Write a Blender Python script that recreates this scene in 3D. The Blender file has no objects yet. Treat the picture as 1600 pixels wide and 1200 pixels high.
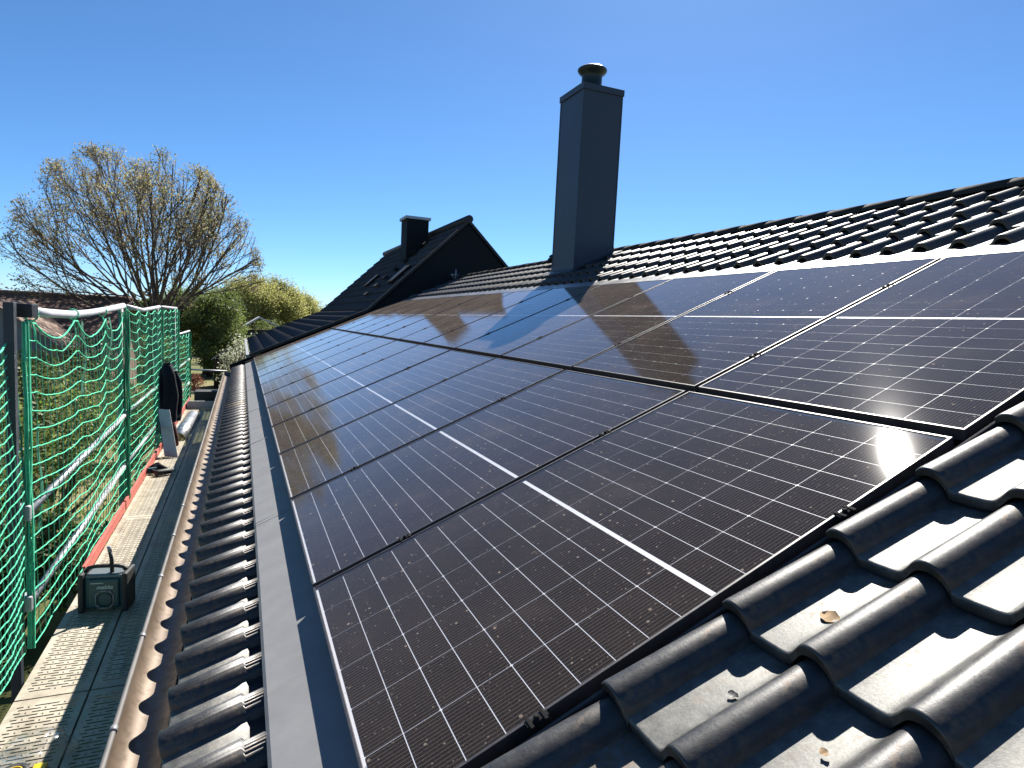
import bpy, bmesh, math, random
from mathutils import Vector, Matrix, noise

# ------------------------------------------------------------------ camera, sky, sun, exposure
scene = bpy.context.scene
PITCH = math.radians(24.2)
cam_data = bpy.data.cameras.new("camera")
cam = bpy.data.objects.new("camera", cam_data)
scene.collection.objects.link(cam)
scene.camera = cam
cam_data.sensor_fit = 'HORIZONTAL'
cam_data.sensor_width = 36.0
cam_data.lens = 988.23 / 1600 * 36.0
cam_data.clip_start = 0.05
cam_data.clip_end = 4000
_r = Vector((0.91926, -0.39050, 0.04966)); _d = Vector((0.01042, -0.10196, -0.99473)); _f = Vector((0.39351, 0.91494, -0.08966))
cam.matrix_world = Matrix(((_r.x, -_d.x, -_f.x, -0.23965), (_r.y, -_d.y, -_f.y, -1.10861), (_r.z, -_d.z, -_f.z, 0.95034), (0, 0, 0, 1)))

SUN_EL, SUN_AZ = math.radians(44.7), math.radians(37.1)
world = bpy.data.worlds.new("World")
scene.world = world
world.use_nodes = True
wn = world.node_tree.nodes; wl = world.node_tree.links
sky = wn.new("ShaderNodeTexSky")
sky.sky_type = 'NISHITA'
sky.sun_disc = False
sky.sun_elevation = SUN_EL
sky.sun_rotation = SUN_AZ
sky.altitude = 0
sky.air_density = 0.65
sky.dust_density = 0.15
sky.ozone_density = 10.0
bg = wn["Background"]
bg.inputs["Strength"].default_value = 0.0625
sat = wn.new("ShaderNodeHueSaturation")
sat.inputs["Saturation"].default_value = 1.03
sat.inputs["Hue"].default_value = 0.493
wl.new(sky.outputs["Color"], sat.inputs["Color"])
wl.new(sat.outputs["Color"], bg.inputs["Color"])
sun_data = bpy.data.lights.new("sun", 'SUN')
sun_data.energy = 5.0
sun_data.angle = math.radians(0.53)
sun_data.color = (1.0, 0.95, 0.87)
sun = bpy.data.objects.new("sun", sun_data)
scene.collection.objects.link(sun)
sdir = Vector((math.sin(SUN_AZ) * math.cos(SUN_EL), math.cos(SUN_AZ) * math.cos(SUN_EL), math.sin(SUN_EL)))
sun.rotation_euler = sdir.to_track_quat('Z', 'Y').to_euler()
sun.location = (6, 6, 20)
scene.view_settings.view_transform = 'Standard'
scene.view_settings.look = 'None'
scene.view_settings.exposure = 1.36
scene.view_settings.gamma = 1.0
scene.view_settings.use_curve_mapping = False
scene.cycles.use_denoising = True
scene.cycles.max_bounces = 8
scene.cycles.transparent_max_bounces = 24
scene.cycles.sample_clamp_indirect = 6.0

random.seed(7)
COL = scene.collection
GROUND = -3.4

# ------------------------------------------------------------------ helpers
VD = Vector((math.cos(PITCH), 0, math.sin(PITCH)))
UD = Vector((0, 1, 0))
ND = Vector((-math.sin(PITCH), 0, math.cos(PITCH)))
def RP(v, u, n=0.0):
    return VD * v + UD * u + ND * n
ROOF_ROT = (0, -PITCH, 0)

class MB:
    def __init__(s): s.v = []; s.f = []; s.sm = []
    def add(s, vs, fs, smooth=False):
        o = len(s.v); s.v += [tuple(p) for p in vs]
        for f in fs: s.f.append(tuple(i + o for i in f)); s.sm.append(smooth)
    def box(s, a, b, T=None):
        x0, y0, z0 = a; x1, y1, z1 = b
        vs = [(x0,y0,z0),(x1,y0,z0),(x1,y1,z0),(x0,y1,z0),(x0,y0,z1),(x1,y0,z1),(x1,y1,z1),(x0,y1,z1)]
        if T: vs = [T(*p) for p in vs]
        s.add(vs, [(3,2,1,0),(4,5,6,7),(0,1,5,4),(1,2,6,5),(2,3,7,6),(3,0,4,7)])
    def bbox(s, a, b, bev, M=None):
        bm = bmesh.new()
        bmesh.ops.create_cube(bm, size=1)
        for q in bm.verts:
            q.co = Vector([(a[i] + b[i]) / 2 + q.co[i] * (b[i] - a[i]) for i in range(3)])
        bmesh.ops.bevel(bm, geom=bm.edges[:], offset=bev, segments=2, affect='EDGES', profile=0.6)
        bm.verts.index_update()
        vs = [(M @ q.co if M else q.co.copy()) for q in bm.verts]
        s.add(vs, [[q.index for q in f.verts] for f in bm.faces]); bm.free()
    def tube(s, pts, r, n=6, caps=True, smooth=True):
        pts = [Vector(p) for p in pts]
        if not hasattr(r, '__len__'): r = [r] * len(pts)
        o = len(s.v); ref = None
        for i, p in enumerate(pts):
            t = (pts[min(i + 1, len(pts) - 1)] - pts[max(i - 1, 0)])
            if t.length < 1e-9: t = Vector((0, 0, 1))
            t.normalize()
            if ref is None:
                ref = Vector((0, 0, 1)) if abs(t.z) < .9 else Vector((1, 0, 0))
            a = (ref - t * ref.dot(t))
            if a.length < 1e-6: a = t.orthogonal()
            a.normalize(); ref = a; b = t.cross(a)
            for k in range(n):
                w = 2 * math.pi * k / n
                s.v.append(tuple(p + (a * math.cos(w) + b * math.sin(w)) * r[i]))
        for i in range(len(pts) - 1):
            for k in range(n):
                s.f.append((o + i*n + k, o + i*n + (k+1) % n, o + (i+1)*n + (k+1) % n, o + (i+1)*n + k)); s.sm.append(smooth)
        if caps and n > 2:
            s.f.append(tuple(o + k for k in reversed(range(n)))); s.sm.append(False)
            e = o + (len(pts) - 1) * n
            s.f.append(tuple(e + k for k in range(n))); s.sm.append(False)
    def lathe(s, prof, c, n=24, axis='Z'):
        o = len(s.v)
        for (r, z) in prof:
            for k in range(n):
                w = 2 * math.pi * k / n
                if axis == 'Z': s.v.append((c[0] + r*math.cos(w), c[1] + r*math.sin(w), c[2] + z))
                else: s.v.append((c[0] + r*math.cos(w), c[1] + z, c[2] + r*math.sin(w)))
        for i in range(len(prof) - 1):
            for k in range(n):
                s.f.append((o+i*n+k, o+i*n+(k+1) % n, o+(i+1)*n+(k+1) % n, o+(i+1)*n+k)); s.sm.append(True)
    def sweep(s, prof, T, t0, t1, closed=False, ends=True, smooth=False):
        """prof: list of 2d points, T(a,b,t)->3d"""
        n = len(prof); o = len(s.v)
        for t in (t0, t1): s.v += [tuple(T(a, b, t)) for a, b in prof]
        m = n if closed else n - 1
        for k in range(m):
            s.f.append((o+k, o+(k+1) % n, o+n+(k+1) % n, o+n+k)); s.sm.append(smooth)
        if ends and closed:
            s.f.append(tuple(o+k for k in reversed(range(n)))); s.sm.append(False)
            s.f.append(tuple(o+n+k for k in range(n))); s.sm.append(False)
    def data(s, name, mat):
        me = bpy.data.meshes.new(name)
        me.from_pydata(s.v, [], s.f); me.update()
        me.polygons.foreach_set("use_smooth", s.sm)
        if getattr(s, 'pan', None):
            at = me.attributes.new("pan", 'FLOAT', 'POINT'); at.data.foreach_set("value", s.pan)
        if mat: me.materials.append(mat)
        return me
    def build(s, name, mat, parent=None, **kw):
        return link(name, s.data(name, mat), parent, **kw)

def link(name, me, parent=None, label=None, cat=None, group=None, kind=None, loc=None, rot=None):
    o = bpy.data.objects.new(name, me); COL.objects.link(o)
    if loc is not None: o.location = loc
    if rot is not None: o.rotation_euler = rot
    if parent:
        o.parent = parent
        o.matrix_parent_inverse = base_inv(parent)
    if label: o['label'] = label
    if cat: o['category'] = cat
    if group: o['group'] = group
    if kind: o['kind'] = kind
    return o
def base_inv(p):
    m = Matrix.LocRotScale(p.location, p.rotation_euler, p.scale)
    if p.parent: m = p.parent['_w'] @ p.matrix_parent_inverse @ m if False else m
    return m.inverted()
def thing(name, label, cat, loc=(0, 0, 0), group=None):
    return link(name, None, None, label, cat, group, None, loc)

# ------------------------------------------------------------------ materials
def mat(name, col=(.5, .5, .5), rough=.6, metal=0.0, spec=.5, coat=0.0):
    m = bpy.data.materials.new(name); m.use_nodes = True
    b = m.node_tree.nodes["Principled BSDF"]
    b.inputs["Base Color"].default_value = (*col, 1)
    b.inputs["Roughness"].default_value = rough
    b.inputs["Metallic"].default_value = metal
    b.inputs["Specular IOR Level"].default_value = spec
    b.inputs["Coat Weight"].default_value = coat
    return m
class NT:
    def __init__(s, m): s.t = m.node_tree; s.b = s.t.nodes.get("Principled BSDF"); s.o = s.t.nodes["Material Output"]
    def n(s, typ, **kw):
        x = s.t.nodes.new(typ)
        for k, v in kw.items():
            if k.startswith('i_'): x.inputs[k[2:].replace('_', ' ')].default_value = v
            else: setattr(x, k, v)
        return x
    def l(s, a, b): s.t.links.new(a, b)
    def noise(s, scale, detail=4, coord='Object', rough=.55, sc=None):
        tc = s.n("ShaderNodeTexCoord"); nz = s.n("ShaderNodeTexNoise")
        nz.inputs["Scale"].default_value = scale; nz.inputs["Detail"].default_value = detail; nz.inputs["Roughness"].default_value = rough
        if sc:
            mp = s.n("ShaderNodeMapping"); mp.inputs["Scale"].default_value = sc
            s.l(tc.outputs[coord], mp.inputs[0]); s.l(mp.outputs[0], nz.inputs["Vector"])
        else: s.l(tc.outputs[coord], nz.inputs["Vector"])
        return nz.outputs["Fac"]
    def ramp(s, fac, stops):
        r = s.n("ShaderNodeValToRGB"); e = r.color_ramp.elements
        while len(e) < len(stops): e.new(0.5)
        for q, (p, c) in zip(e, stops):
            q.position = p; q.color = (*c, 1) if len(c) == 3 else c
        s.l(fac, r.inputs[0]); return r.outputs[0]
    def mix(s, fac, a, b):
        x = s.n("ShaderNodeMix", data_type='RGBA')
        if hasattr(fac, 'links'): s.l(fac, x.inputs[0])
        else: x.inputs[0].default_value = fac
        for v, i in ((a, 6), (b, 7)):
            if hasattr(v, 'links'): s.l(v, x.inputs[i])
            else: x.inputs[i].default_value = (*v, 1)
        return x.outputs[2]
    def math(s, op, a, b=None, clamp=False):
        x = s.n("ShaderNodeMath", operation=op, use_clamp=clamp)
        for i, v in enumerate((a, b)):
            if v is None: continue
            if hasattr(v, 'links'): s.l(v, x.inputs[i])
            else: x.inputs[i].default_value = v
        return x.outputs[0]
    def bump(s, h, strength=.3, dist=.01):
        b = s.n("ShaderNodeBump"); b.inputs["Strength"].default_value = strength; b.inputs["Distance"].default_value = dist
        s.l(h, b.inputs["Height"]); s.l(b.outputs[0], s.b.inputs["Normal"])

def varied(name, c0, c1, scale=3, rough=(.5, .7), metal=0., spec=.5, bump=0., bscale=40, coord='Object', detail=5, sc=None):
    m = mat(name, c0, rough[0], metal, spec); t = NT(m)
    nz = t.noise(scale, detail, coord, sc=sc)
    t.l(t.ramp(nz, [(.3, c0), (.7, c1)]), t.b.inputs["Base Color"])
    t.l(t.ramp(nz, [(.3, (rough[0],)*3), (.7, (rough[1],)*3)]), t.b.inputs["Roughness"])
    if bump: t.bump(t.noise(bscale, 3, coord), bump, .004)
    return m

def tile_material():
    m = mat("tile_engobe", (.02, .021, .025), .42, 0, 1.0); t = NT(m)
    n1 = t.noise(9, 6); n2 = t.noise(55, 4); n3 = t.noise(3.0, 3, sc=(1, 3, 1))
    geo = t.n("ShaderNodeObjectInfo")
    n4 = t.noise(22, 8, rough=.72); n5 = t.noise(140, 4, rough=.7)
    base = t.ramp(n4, [(.3, (.022, .022, .024)), (.55, (.036, .036, .036)), (.75, (.07, .067, .062))])
    pa = t.n("ShaderNodeAttribute"); pa.attribute_name = "pan"; pf_ = pa.outputs["Fac"]
    film = t.ramp(n4, [(.28, (.055, .055, .054)), (.5, (.105, .105, .098)), (.72, (.19, .185, .165))])
    base = t.mix(pf_, base, film)
    t.b.inputs["Metallic"].default_value = .5
    rust = t.ramp(n3, [(.55, (0, 0, 0)), (.66, (1, 1, 1))])
    r2 = t.math('MULTIPLY', rust, t.ramp(n2, [(.42, (0, 0, 0)), (.66, (.8,)*3)]))
    t.l(t.mix(r2, base, (.16, .10, .055)), t.b.inputs["Base Color"])
    rg = t.math('ADD', t.ramp(n4, [(.3, (.40,)*3), (.5, (.45,)*3), (.72, (.56,)*3)]), t.math('MULTIPLY', r2, .25))
    rg = t.math('ADD', rg, t.math('MULTIPLY', pf_, .09))
    rg = t.math('ADD', rg, t.math('MULTIPLY', t.math('SUBTRACT', n5, .5), .25))
    rg = t.math('ADD', rg, t.math('MULTIPLY', geo.outputs["Random"], .05))
    t.l(rg, t.b.inputs["Roughness"])
    t.bump(t.math('ADD', t.math('MULTIPLY', n5, .35), n4), .22, .0035)
    return m

M_TILE = tile_material()
M_TILE_FAR = varied("neighbour_tile_clay", (.013, .014, .017), (.024, .024, .027), 2.5, (.55, .65))
M_FRAME = varied("anodised_frame", (.030, .028, .030), (.045, .042, .044), 30, (.38, .48), .1, .6)
M_BLACK = mat("black_metal", (.008, .008, .009), .45)
M_DULL = mat("dull_black", (.012, .012, .013), .9, 0, .1)
M_TRAY = mat("black_underlay", (.004, .004, .005), .8)
def apron_material():
    m = mat("grey_coated_sheet", (.21, .21, .215), .62, 0, .15); t = NT(m)
    n1 = t.noise(7, 6, rough=.65); n2 = t.noise(420, 3, rough=.8); n3 = t.noise(2.3, 5, sc=(1, 4, 1))
    c = t.ramp(n1, [(.3, (.165, .165, .17)), (.7, (.205, .205, .208))])
    c = t.mix(t.ramp(n2, [(.5, (0,)*3), (.7, (.5,)*3)]), c, (.26, .26, .265))
    t.l(t.mix(t.ramp(n3, [(.6, (0,)*3), (.72, (.4,)*3)]), c, (.15, .145, .14)), t.b.inputs["Base Color"])
    t.bump(n1, .12, .004)
    return m
M_APRON = apron_material()
M_FLASH = varied("bare_flashing", (.17, .17, .17), (.23, .23, .23), 6, (.3, .42), .6)
def gutter_material():
    m = mat("weathered_gutter", (.2, .15, .1), .4, .35); t = NT(m)
    n1 = t.noise(5, 6, sc=(1, .5, 1)); n2 = t.noise(30, 5)
    c = t.ramp(n1, [(.3, (.085, .060, .042)), (.5, (.12, .088, .062)), (.72, (.17, .13, .095))])
    t.l(t.mix(t.ramp(n2, [(.55, (0,)*3), (.75, (.5,)*3)]), c, (.1, .06, .035)), t.b.inputs["Base Color"])
    t.l(t.ramp(n2, [(.3, (.36,)*3), (.7, (.6,)*3)]), t.b.inputs["Roughness"])
    return m
M_GUTTER = gutter_material()
M_ZINC = varied("zinc_rim", (.17, .175, .185), (.25, .255, .265), 12, (.45, .6), .4)
M_CHIM = varied("chimney_cladding", (.043, .052, .064), (.056, .064, .076), 1.2, (.42, .5), .3)
M_COWL = varied("green_black_cowl", (.012, .022, .02), (.02, .03, .027), 5, (.4, .55), .3)
M_WALL = varied("rendered_wall", (.45, .43, .40), (.52, .5, .47), 3, (.8, .9), 0, .3, .2, 90)
M_SLATE = varied("dark_cladding", (.007, .0085, .011), (.011, .0125, .015), 2, (.65, .8), 0, .2)
M_STEEL = varied("galvanised_steel", (.27, .28, .29), (.38, .39, .40), 15, (.42, .6), .4)
M_OLD = varied("weathered_tube", (.07, .085, .08), (.13, .145, .14), 10, (.5, .65), .2)
M_POST = varied("blue_grey_post", (.025, .03, .042), (.04, .046, .058), 10, (.45, .6), .3)
def deck_material():
    m = mat("galvanised_deck", (.4, .36, .28), .6, .2); t = NT(m)
    n1 = t.noise(9, 6, rough=.65); n2 = t.noise(3.2, 5, sc=(2.5, 1, 1)); n3 = t.noise(60, 3)
    c = t.ramp(n1, [(.3, (.29, .255, .20)), (.5, (.36, .32, .25)), (.7, (.43, .39, .32))])
    c = t.mix(t.ramp(n2, [(.52, (0,)*3), (.70, (.55,)*3)]), c, (.20, .155, .11))
    t.l(t.mix(t.ramp(n3, [(.62, (0,)*3), (.72, (.45,)*3)]), c, (.17, .14, .11)), t.b.inputs["Base Color"])
    t.l(t.ramp(n1, [(.3, (.5,)*3), (.7, (.72,)*3)]), t.b.inputs["Roughness"])
    t.bump(n3, .12, .002)
    return m
M_DECK = deck_material()
M_TOE = varied("red_toe_board", (.34, .06, .045), (.45, .10, .075), 8, (.5, .7))
def rope_material():
    m = mat("green_cord", (.03, .42, .20), .85, 0, .15); t = NT(m)
    t.b.inputs["Subsurface Weight"].default_value = 0.0
    nz = t.noise(25, 2)
    t.l(t.ramp(nz, [(.3, (.06, .46, .25)), (.7, (.12, .60, .37))]), t.b.inputs["Base Color"])
    return m
M_CORD = rope_material()
M_CORD_SHADE = varied("shaded_green_cord", (.012, .19, .095), (.02, .27, .14), 20, (.5, .6))  # darker copy of the green cord, shade of the uprights put into its colour
M_STRAP = varied("green_strap", (.006, .10, .06), (.01, .15, .085), 10, (.6, .7))

def cell_material():
    m = mat("silicon_cell", (.01, .01, .012), .9, 0, .0); t = NT(m)
    tc = t.n("ShaderNodeTexCoord"); sp = t.n("ShaderNodeSeparateXYZ"); t.l(tc.outputs["Object"], sp.inputs[0])
    y = t.math('FRACT', t.math('DIVIDE', t.math('ADD', sp.outputs["Y"], 5.0), .0115))
    bus = t.math('LESS_THAN', y, .13)
    nz = t.noise(4, 3)
    base = t.ramp(nz, [(.3, (.0085, .0066, .006)), (.7, (.0125, .0096, .0086))])
    t.l(t.mix(bus, base, (.07, .064, .060)), t.b.inputs["Base Color"])
    return m
M_CELL = cell_material()
def backsheet_material():
    m = mat("backsheet", (.50, .51, .54), .5); t = NT(m)
    return m
M_BACK = backsheet_material()
def pane_material():
    m = bpy.data.materials.new("solar_glass"); m.use_nodes = True; t = NT(m)
    t.t.nodes.remove(t.b)
    tr = t.n("ShaderNodeBsdfTransparent"); gl = t.n("ShaderNodeBsdfGlossy"); gl.distribution = 'BECKMANN'; gl.inputs["Roughness"].default_value = .078
    gl.inputs["Color"].default_value = (1, 1, 1, 1)
    bu = t.n("ShaderNodeBump"); bu.inputs["Strength"].default_value = .012; bu.inputs["Distance"].default_value = .0006
    t.l(t.noise(900, 2), bu.inputs["Height"]); t.l(bu.outputs[0], gl.inputs["Normal"])
    ge = t.n("ShaderNodeNewGeometry"); dp = t.n("ShaderNodeVectorMath", operation='DOT_PRODUCT')
    t.l(ge.outputs["Normal"], dp.inputs[0]); t.l(ge.outputs["Incoming"], dp.inputs[1])
    co = t.math('ABSOLUTE', dp.outputs["Value"])
    fr = t.math('ADD', .014, t.math('MULTIPLY', t.math('POWER', t.math('SUBTRACT', 1.0, co), 5.0), .986))
    mx = t.n("ShaderNodeMixShader"); t.l(fr, mx.inputs[0]); t.l(tr.outputs[0], mx.inputs[1])
    g2 = t.n("ShaderNodeBsdfGlossy"); g2.distribution = 'GGX'; g2.inputs["Roughness"].default_value = .12   # haze from the textured, dusty surface
    mg = t.n("ShaderNodeMixShader"); mg.inputs[0].default_value = .02
    t.l(gl.outputs[0], mg.inputs[1]); t.l(g2.outputs[0], mg.inputs[2]); t.l(mg.outputs[0], mx.inputs[2])
    # dust film: even veil + dried specks + streaks
    tc = t.n("ShaderNodeTexCoord")
    vo = t.n("ShaderNodeTexVoronoi"); vo.inputs["Scale"].default_value = 34; t.l(tc.outputs["Object"], vo.inputs["Vector"])
    vo2 = t.n("ShaderNodeTexVoronoi"); vo2.inputs["Scale"].default_value = 95; t.l(tc.outputs["Object"], vo2.inputs["Vector"])
    cr = t.n("ShaderNodeSeparateColor"); t.l(vo.outputs["Color"], cr.inputs[0])
    cr2 = t.n("ShaderNodeSeparateColor"); t.l(vo2.outputs["Color"], cr2.inputs[0])
    s1 = t.math('MULTIPLY', t.math('LESS_THAN', vo.outputs["Distance"], t.math('MULTIPLY', cr.outputs[1], .16)), t.math('GREATER_THAN', cr.outputs[0], .45))
    s2 = t.math('MULTIPLY', t.math('LESS_THAN', vo2.outputs["Distance"], t.math('MULTIPLY', cr2.outputs[1], .26)), t.math('GREATER_THAN', cr2.outputs[0], .6))
    oi = t.n("ShaderNodeObjectInfo")
    veil = t.ramp(t.noise(2.2, 6, rough=.65), [(.3, (.016,)*3), (.55, (.032,)*3), (.78, (.075,)*3)])
    fine = t.ramp(t.noise(160, 4, rough=.7), [(.48, (0,)*3), (.72, (.05,)*3)])
    d = t.math('ADD', t.math('ADD', veil, fine), t.math('ADD', t.math('MULTIPLY', s1, .42), t.math('MULTIPLY', s2, .26)), True)
    # a thin film of dust covers more of the line of sight at a grazing angle
    d = t.math('SUBTRACT', 1.0, t.math('POWER', t.math('SUBTRACT', 1.0, d), t.math('DIVIDE', .62, t.math('MAXIMUM', co, .12))))
    df = t.n("ShaderNodeBsdfDiffuse"); df.inputs["Color"].default_value = (.31, .25, .21, 1)
    m2 = t.n("ShaderNodeMixShader"); t.l(d, m2.inputs[0]); t.l(mx.outputs[0], m2.inputs[1]); t.l(df.outputs[0], m2.inputs[2])
    t.l(m2.outputs[0], t.o.inputs["Surface"])
    return m
M_PANE = pane_material()

def leaf_material(name, cols, trans=.35, rough=.6):
    m = bpy.data.materials.new(name); m.use_nodes = True; t = NT(m)
    g = t.n("ShaderNodeNewGeometry")
    k = len(cols)
    c = t.ramp(g.outputs["Random Per Island"], [(i / (k - 1), q) for i, q in enumerate(cols)])
    nz = t.ramp(t.noise(.55, 3), [(.3, (.65,)*3), (.7, (1.25,)*3)])
    mu = t.n("ShaderNodeMix", data_type='RGBA', blend_type='MULTIPLY'); mu.inputs[0].default_value = 1
    t.l(c, mu.inputs[6]); t.l(nz, mu.inputs[7])
    t.l(mu.outputs[2], t.b.inputs["Base Color"]); t.b.inputs["Roughness"].default_value = rough
    tl = t.n("ShaderNodeBsdfTranslucent"); t.l(mu.outputs[2], tl.inputs["Color"])
    ms = t.n("ShaderNodeMixShader"); ms.inputs[0].default_value = trans
    t.l(t.b.outputs[0], ms.inputs[1]); t.l(tl.outputs[0], ms.inputs[2]); t.l(ms.outputs[0], t.o.inputs["Surface"])
    return m
M_BARK = varied("bark", (.075, .058, .045), (.14, .11, .085), 6, (.8, .9), 0, .2)
M_BUD = leaf_material("bud_leaf", [(.28, .22, .12), (.28, .29, .11), (.32, .23, .16), (.26, .29, .11)], .5)
M_LEAF_D = leaf_material("dark_leaf", [(.06, .10, .025), (.09, .14, .035), (.115, .15, .045), (.10, .10, .05)], .45)
M_LEAF_M = leaf_material("mid_leaf", [(.11, .175, .03), (.16, .225, .05), (.185, .22, .065), (.14, .14, .065)], .5)
M_LEAF_Y = leaf_material("willow_leaf", [(.34, .35, .10), (.42, .41, .14), (.30, .32, .09), (.38, .34, .16)], .55)
M_LEAF_W = leaf_material("blossom", [(.7, .7, .58), (.6, .62, .42), (.2, .25, .08), (.75, .74, .64)], .45)
M_LEAF_R = leaf_material("red_leaf", [(.16, .05, .025), (.20, .075, .04), (.12, .045, .03)], .3)
M_LEAF_B = leaf_material("far_wood_leaf", [(.06, .065, .04), (.08, .08, .05), (.10, .085, .06), (.065, .075, .04)], .35)
def grass_material():
    m = mat("lawn", (.1, .1, .03), .9, 0, .2); t = NT(m)
    n1 = t.noise(.10, 6); n2 = t.noise(3.5, 5)
    a = t.ramp(n1, [(.3, (.09, .11, .03)), (.45, (.17, .155, .06)), (.62, (.23, .19, .10))])
    t.l(t.mix(t.ramp(n2, [(.4, (0,)*3), (.7, (.6,)*3)]), a, (.045, .06, .02)), t.b.inputs["Base Color"])
    t.bump(t.noise(8, 4), .6, .05)
    return m
M_GRASS = grass_material()

# ------------------------------------------------------------------ ground
g = MB()
NG = 60
xs = [-900 + 1800 * ((i / NG)) for i in range(NG + 1)]
ys = [-300 + 2100 * ((i / NG) ** 1.6) for i in range(NG + 1)]
def gz(x, y):
    d = max(0, math.hypot(x, y - 10) - 35)
    return GROUND + .012 * d * 0 + (noise.noise(Vector((x * .01, y * .01, 0))) * min(1, d / 120) * 2.0)
for y in ys:
    for x in xs: g.v.append((x, y, gz(x, y)))
for j in range(NG):
    for i in range(NG):
        a = j * (NG + 1) + i
        g.f.append((a, a + 1, a + NG + 2, a + NG + 1)); g.sm.append(True)
g.build("ground", M_GRASS, kind="structure")

# ------------------------------------------------------------------ the house with its roof
P = 1.154; PW = 1.127; PL = 1.722; GAP = .051; NP = 12
U_END = NP * P + .02
TW = .214; GAUGE = .335; FR0 = .505; AP0 = -.066
TILT = math.atan(.033 / GAUGE)
TILE_H = -.024
RIDGE_V = 5.25
UH0, UH1 = -2.4, 14.15
house = thing("house", "low house with dark tiled roof carrying the solar array and tall clad chimney", "house", (4.6, 6, GROUND))
# walls
w = MB()
rx, rz = RIDGE_V * math.cos(PITCH), RIDGE_V * math.sin(PITCH)
x0, x1 = -.12, 2 * rx + .12
def zroof(x): return (x if x < rx else 2 * rx - x) * math.tan(PITCH) - .17
prof = [(x0, GROUND), (x1, GROUND), (x1, zroof(x1)), (rx, zroof(rx)), (x0, zroof(x0))]
w.sweep(prof, lambda a, b, t: (a, t, b), UH0 + .25, UH1 - .04, closed=True)
w.build("wall", M_WALL, house)
# roof boarding under the tiles
r = MB()
r.box((-.50, UH0, -.17), (RIDGE_V, UH1, -.115), lambda v, u, n: RP(v, u, n))
bs = lambda v, u, n: Vector((2 * rx, 0, 0)) + Vector((-RP(v, u, n).x, u, RP(v, u, n).z))
r.box((-.50, UH0, -.17), (RIDGE_V, UH1, -.05), bs)
roof = r.build("roof", M_TRAY, house)

def tile_mesh(name, prof, length=.41, head=None, ymax=None):
    """pantile: x up the slope, y along the ridge, z off the roof; lower end at x=0"""
    b = MB()
    pr = [p for p in prof if ymax is None or p[0] <= ymax]
    n = len(pr)
    th = .027
    def under(y, z): return z - th if z < .012 else z - th * .85
    xsn = [(0.0, -.0045, 0), (.0022, -.0012, 0), (.006, 0, 0)]
    if head: xsn += [(head, 0, 0), (head + .004, -.012, 1), (length, -.012, 1)]
    else: xsn += [(length, 0, 0)]
    rings = []
    for (x, dz, hd) in xsn:
        ring = []
        for i, (y, z) in enumerate(pr):
            zz = z + dz
            if hd and z > .012:
                zz = z * .80 + dz * .4 + .0022 * math.cos(y * 2 * math.pi / .011)
            ring.append(len(b.v)); b.v.append((x, y, zz))
        rings.append(ring)
    for a, c in zip(rings, rings[1:]):
        for i in range(n - 1):
            b.f.append((a[i], a[i+1], c[i+1], c[i])); b.sm.append(True)
    # underside, front face and flanks
    lo0 = []; lo1 = []
    for (y, z) in pr: lo0.append(len(b.v)); b.v.append((0.0, y, under(y, z)))
    fr = []
    for (y, z) in pr: fr.append(len(b.v)); b.v.append((0.0, y, z - .0045))
    for i in range(n - 1):
        b.f.append((lo0[i], lo0[i+1], fr[i+1], fr[i])); b.sm.append(False)
    for (y, z) in pr: lo1.append(len(b.v)); b.v.append((length, y, under(y, z) - (.012 if head else 0)))
    for i in range(n - 1):
        b.f.append((lo1[i], lo1[i+1], lo0[i+1], lo0[i])); b.sm.append(False)
    for e in (0, n - 1):
        cc = [len(b.v) + k for k in range(4)]
        b.v += [b.v[lo0[e]], b.v[rings[2][e]], b.v[rings[-1][e]], b.v[lo1[e]]]
        b.f.append(tuple(cc if e == 0 else cc[::-1])); b.sm.append(False)
    b.pan = [max(0., min(1., (.016 - q[2]) / .014)) if q[2] > -.012 else 0. for q in b.v]
    return b
def roll_profile(fine=False):
    p = [(.166, .003), (.155, .000), (.120, -.001), (.080, .000), (.066, .0025), (.056, .008), (.047, .0165), (.039, .0265), (.031, .0365),
         (.022, .0445), (.012, .0492), (0, .051), (-.012, .0492), (-.022, .0452), (-.031, .0388), (-.039, .0295), (-.045, .018), (-.050, .004), (-.052, -.007)]
    if not fine: return p[::-1]
    q = []
    y = -.052
    ps = p[::-1]
    ylist = [a for a, _ in ps if a > .05] + [-.052 + i * .00275 for i in range(38)]
    for y in sorted(set(ylist)):
        for (a, za), (c, zc) in zip(ps, ps[1:]):
            if a <= y <= c:
                q.append((y, za + (zc - za) * (y - a) / (c - a))); break
    return q
TM = tile_mesh("tile", roll_profile())
TM_CUT = tile_mesh("tile", roll_profile(), ymax=.032)
TM_EAVE = tile_mesh("tile", roll_profile(True), length=.33, head=.225)
me_tile = TM.data("tile", M_TILE); me_cut = TM_CUT.data("tile", M_TILE); me_eave = TM_EAVE.data("tile", M_TILE)
def tile_matrix(v, u, h, tilt=TILT):
    return Matrix.Translation(RP(v, u, h)) @ Matrix.Rotation(-(PITCH - tilt), 4, 'Y')
rest = MB(); rest.pan = []
def put_tile(v, u, h, single, me, tm):
    jit = Matrix.Rotation(random.gauss(0, .004), 4, 'Z') @ Matrix.Rotation(random.gauss(0, .005), 4, 'X')
    m = tile_matrix(v + random.gauss(0, .0015), u + random.gauss(0, .0012), h + random.gauss(0, .0008)) @ jit
    if single:
        o = link("tile", me, roof); o.matrix_world = m
        o.location = m.to_translation(); o.rotation_euler = m.to_euler()
    else:
        rest.add([m @ Vector(q) for q in tm.v], tm.f, True); rest.pan += tm.pan
NT_TILES = 0
TOP_ROWS = (10, 11, 12, 13)
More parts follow.
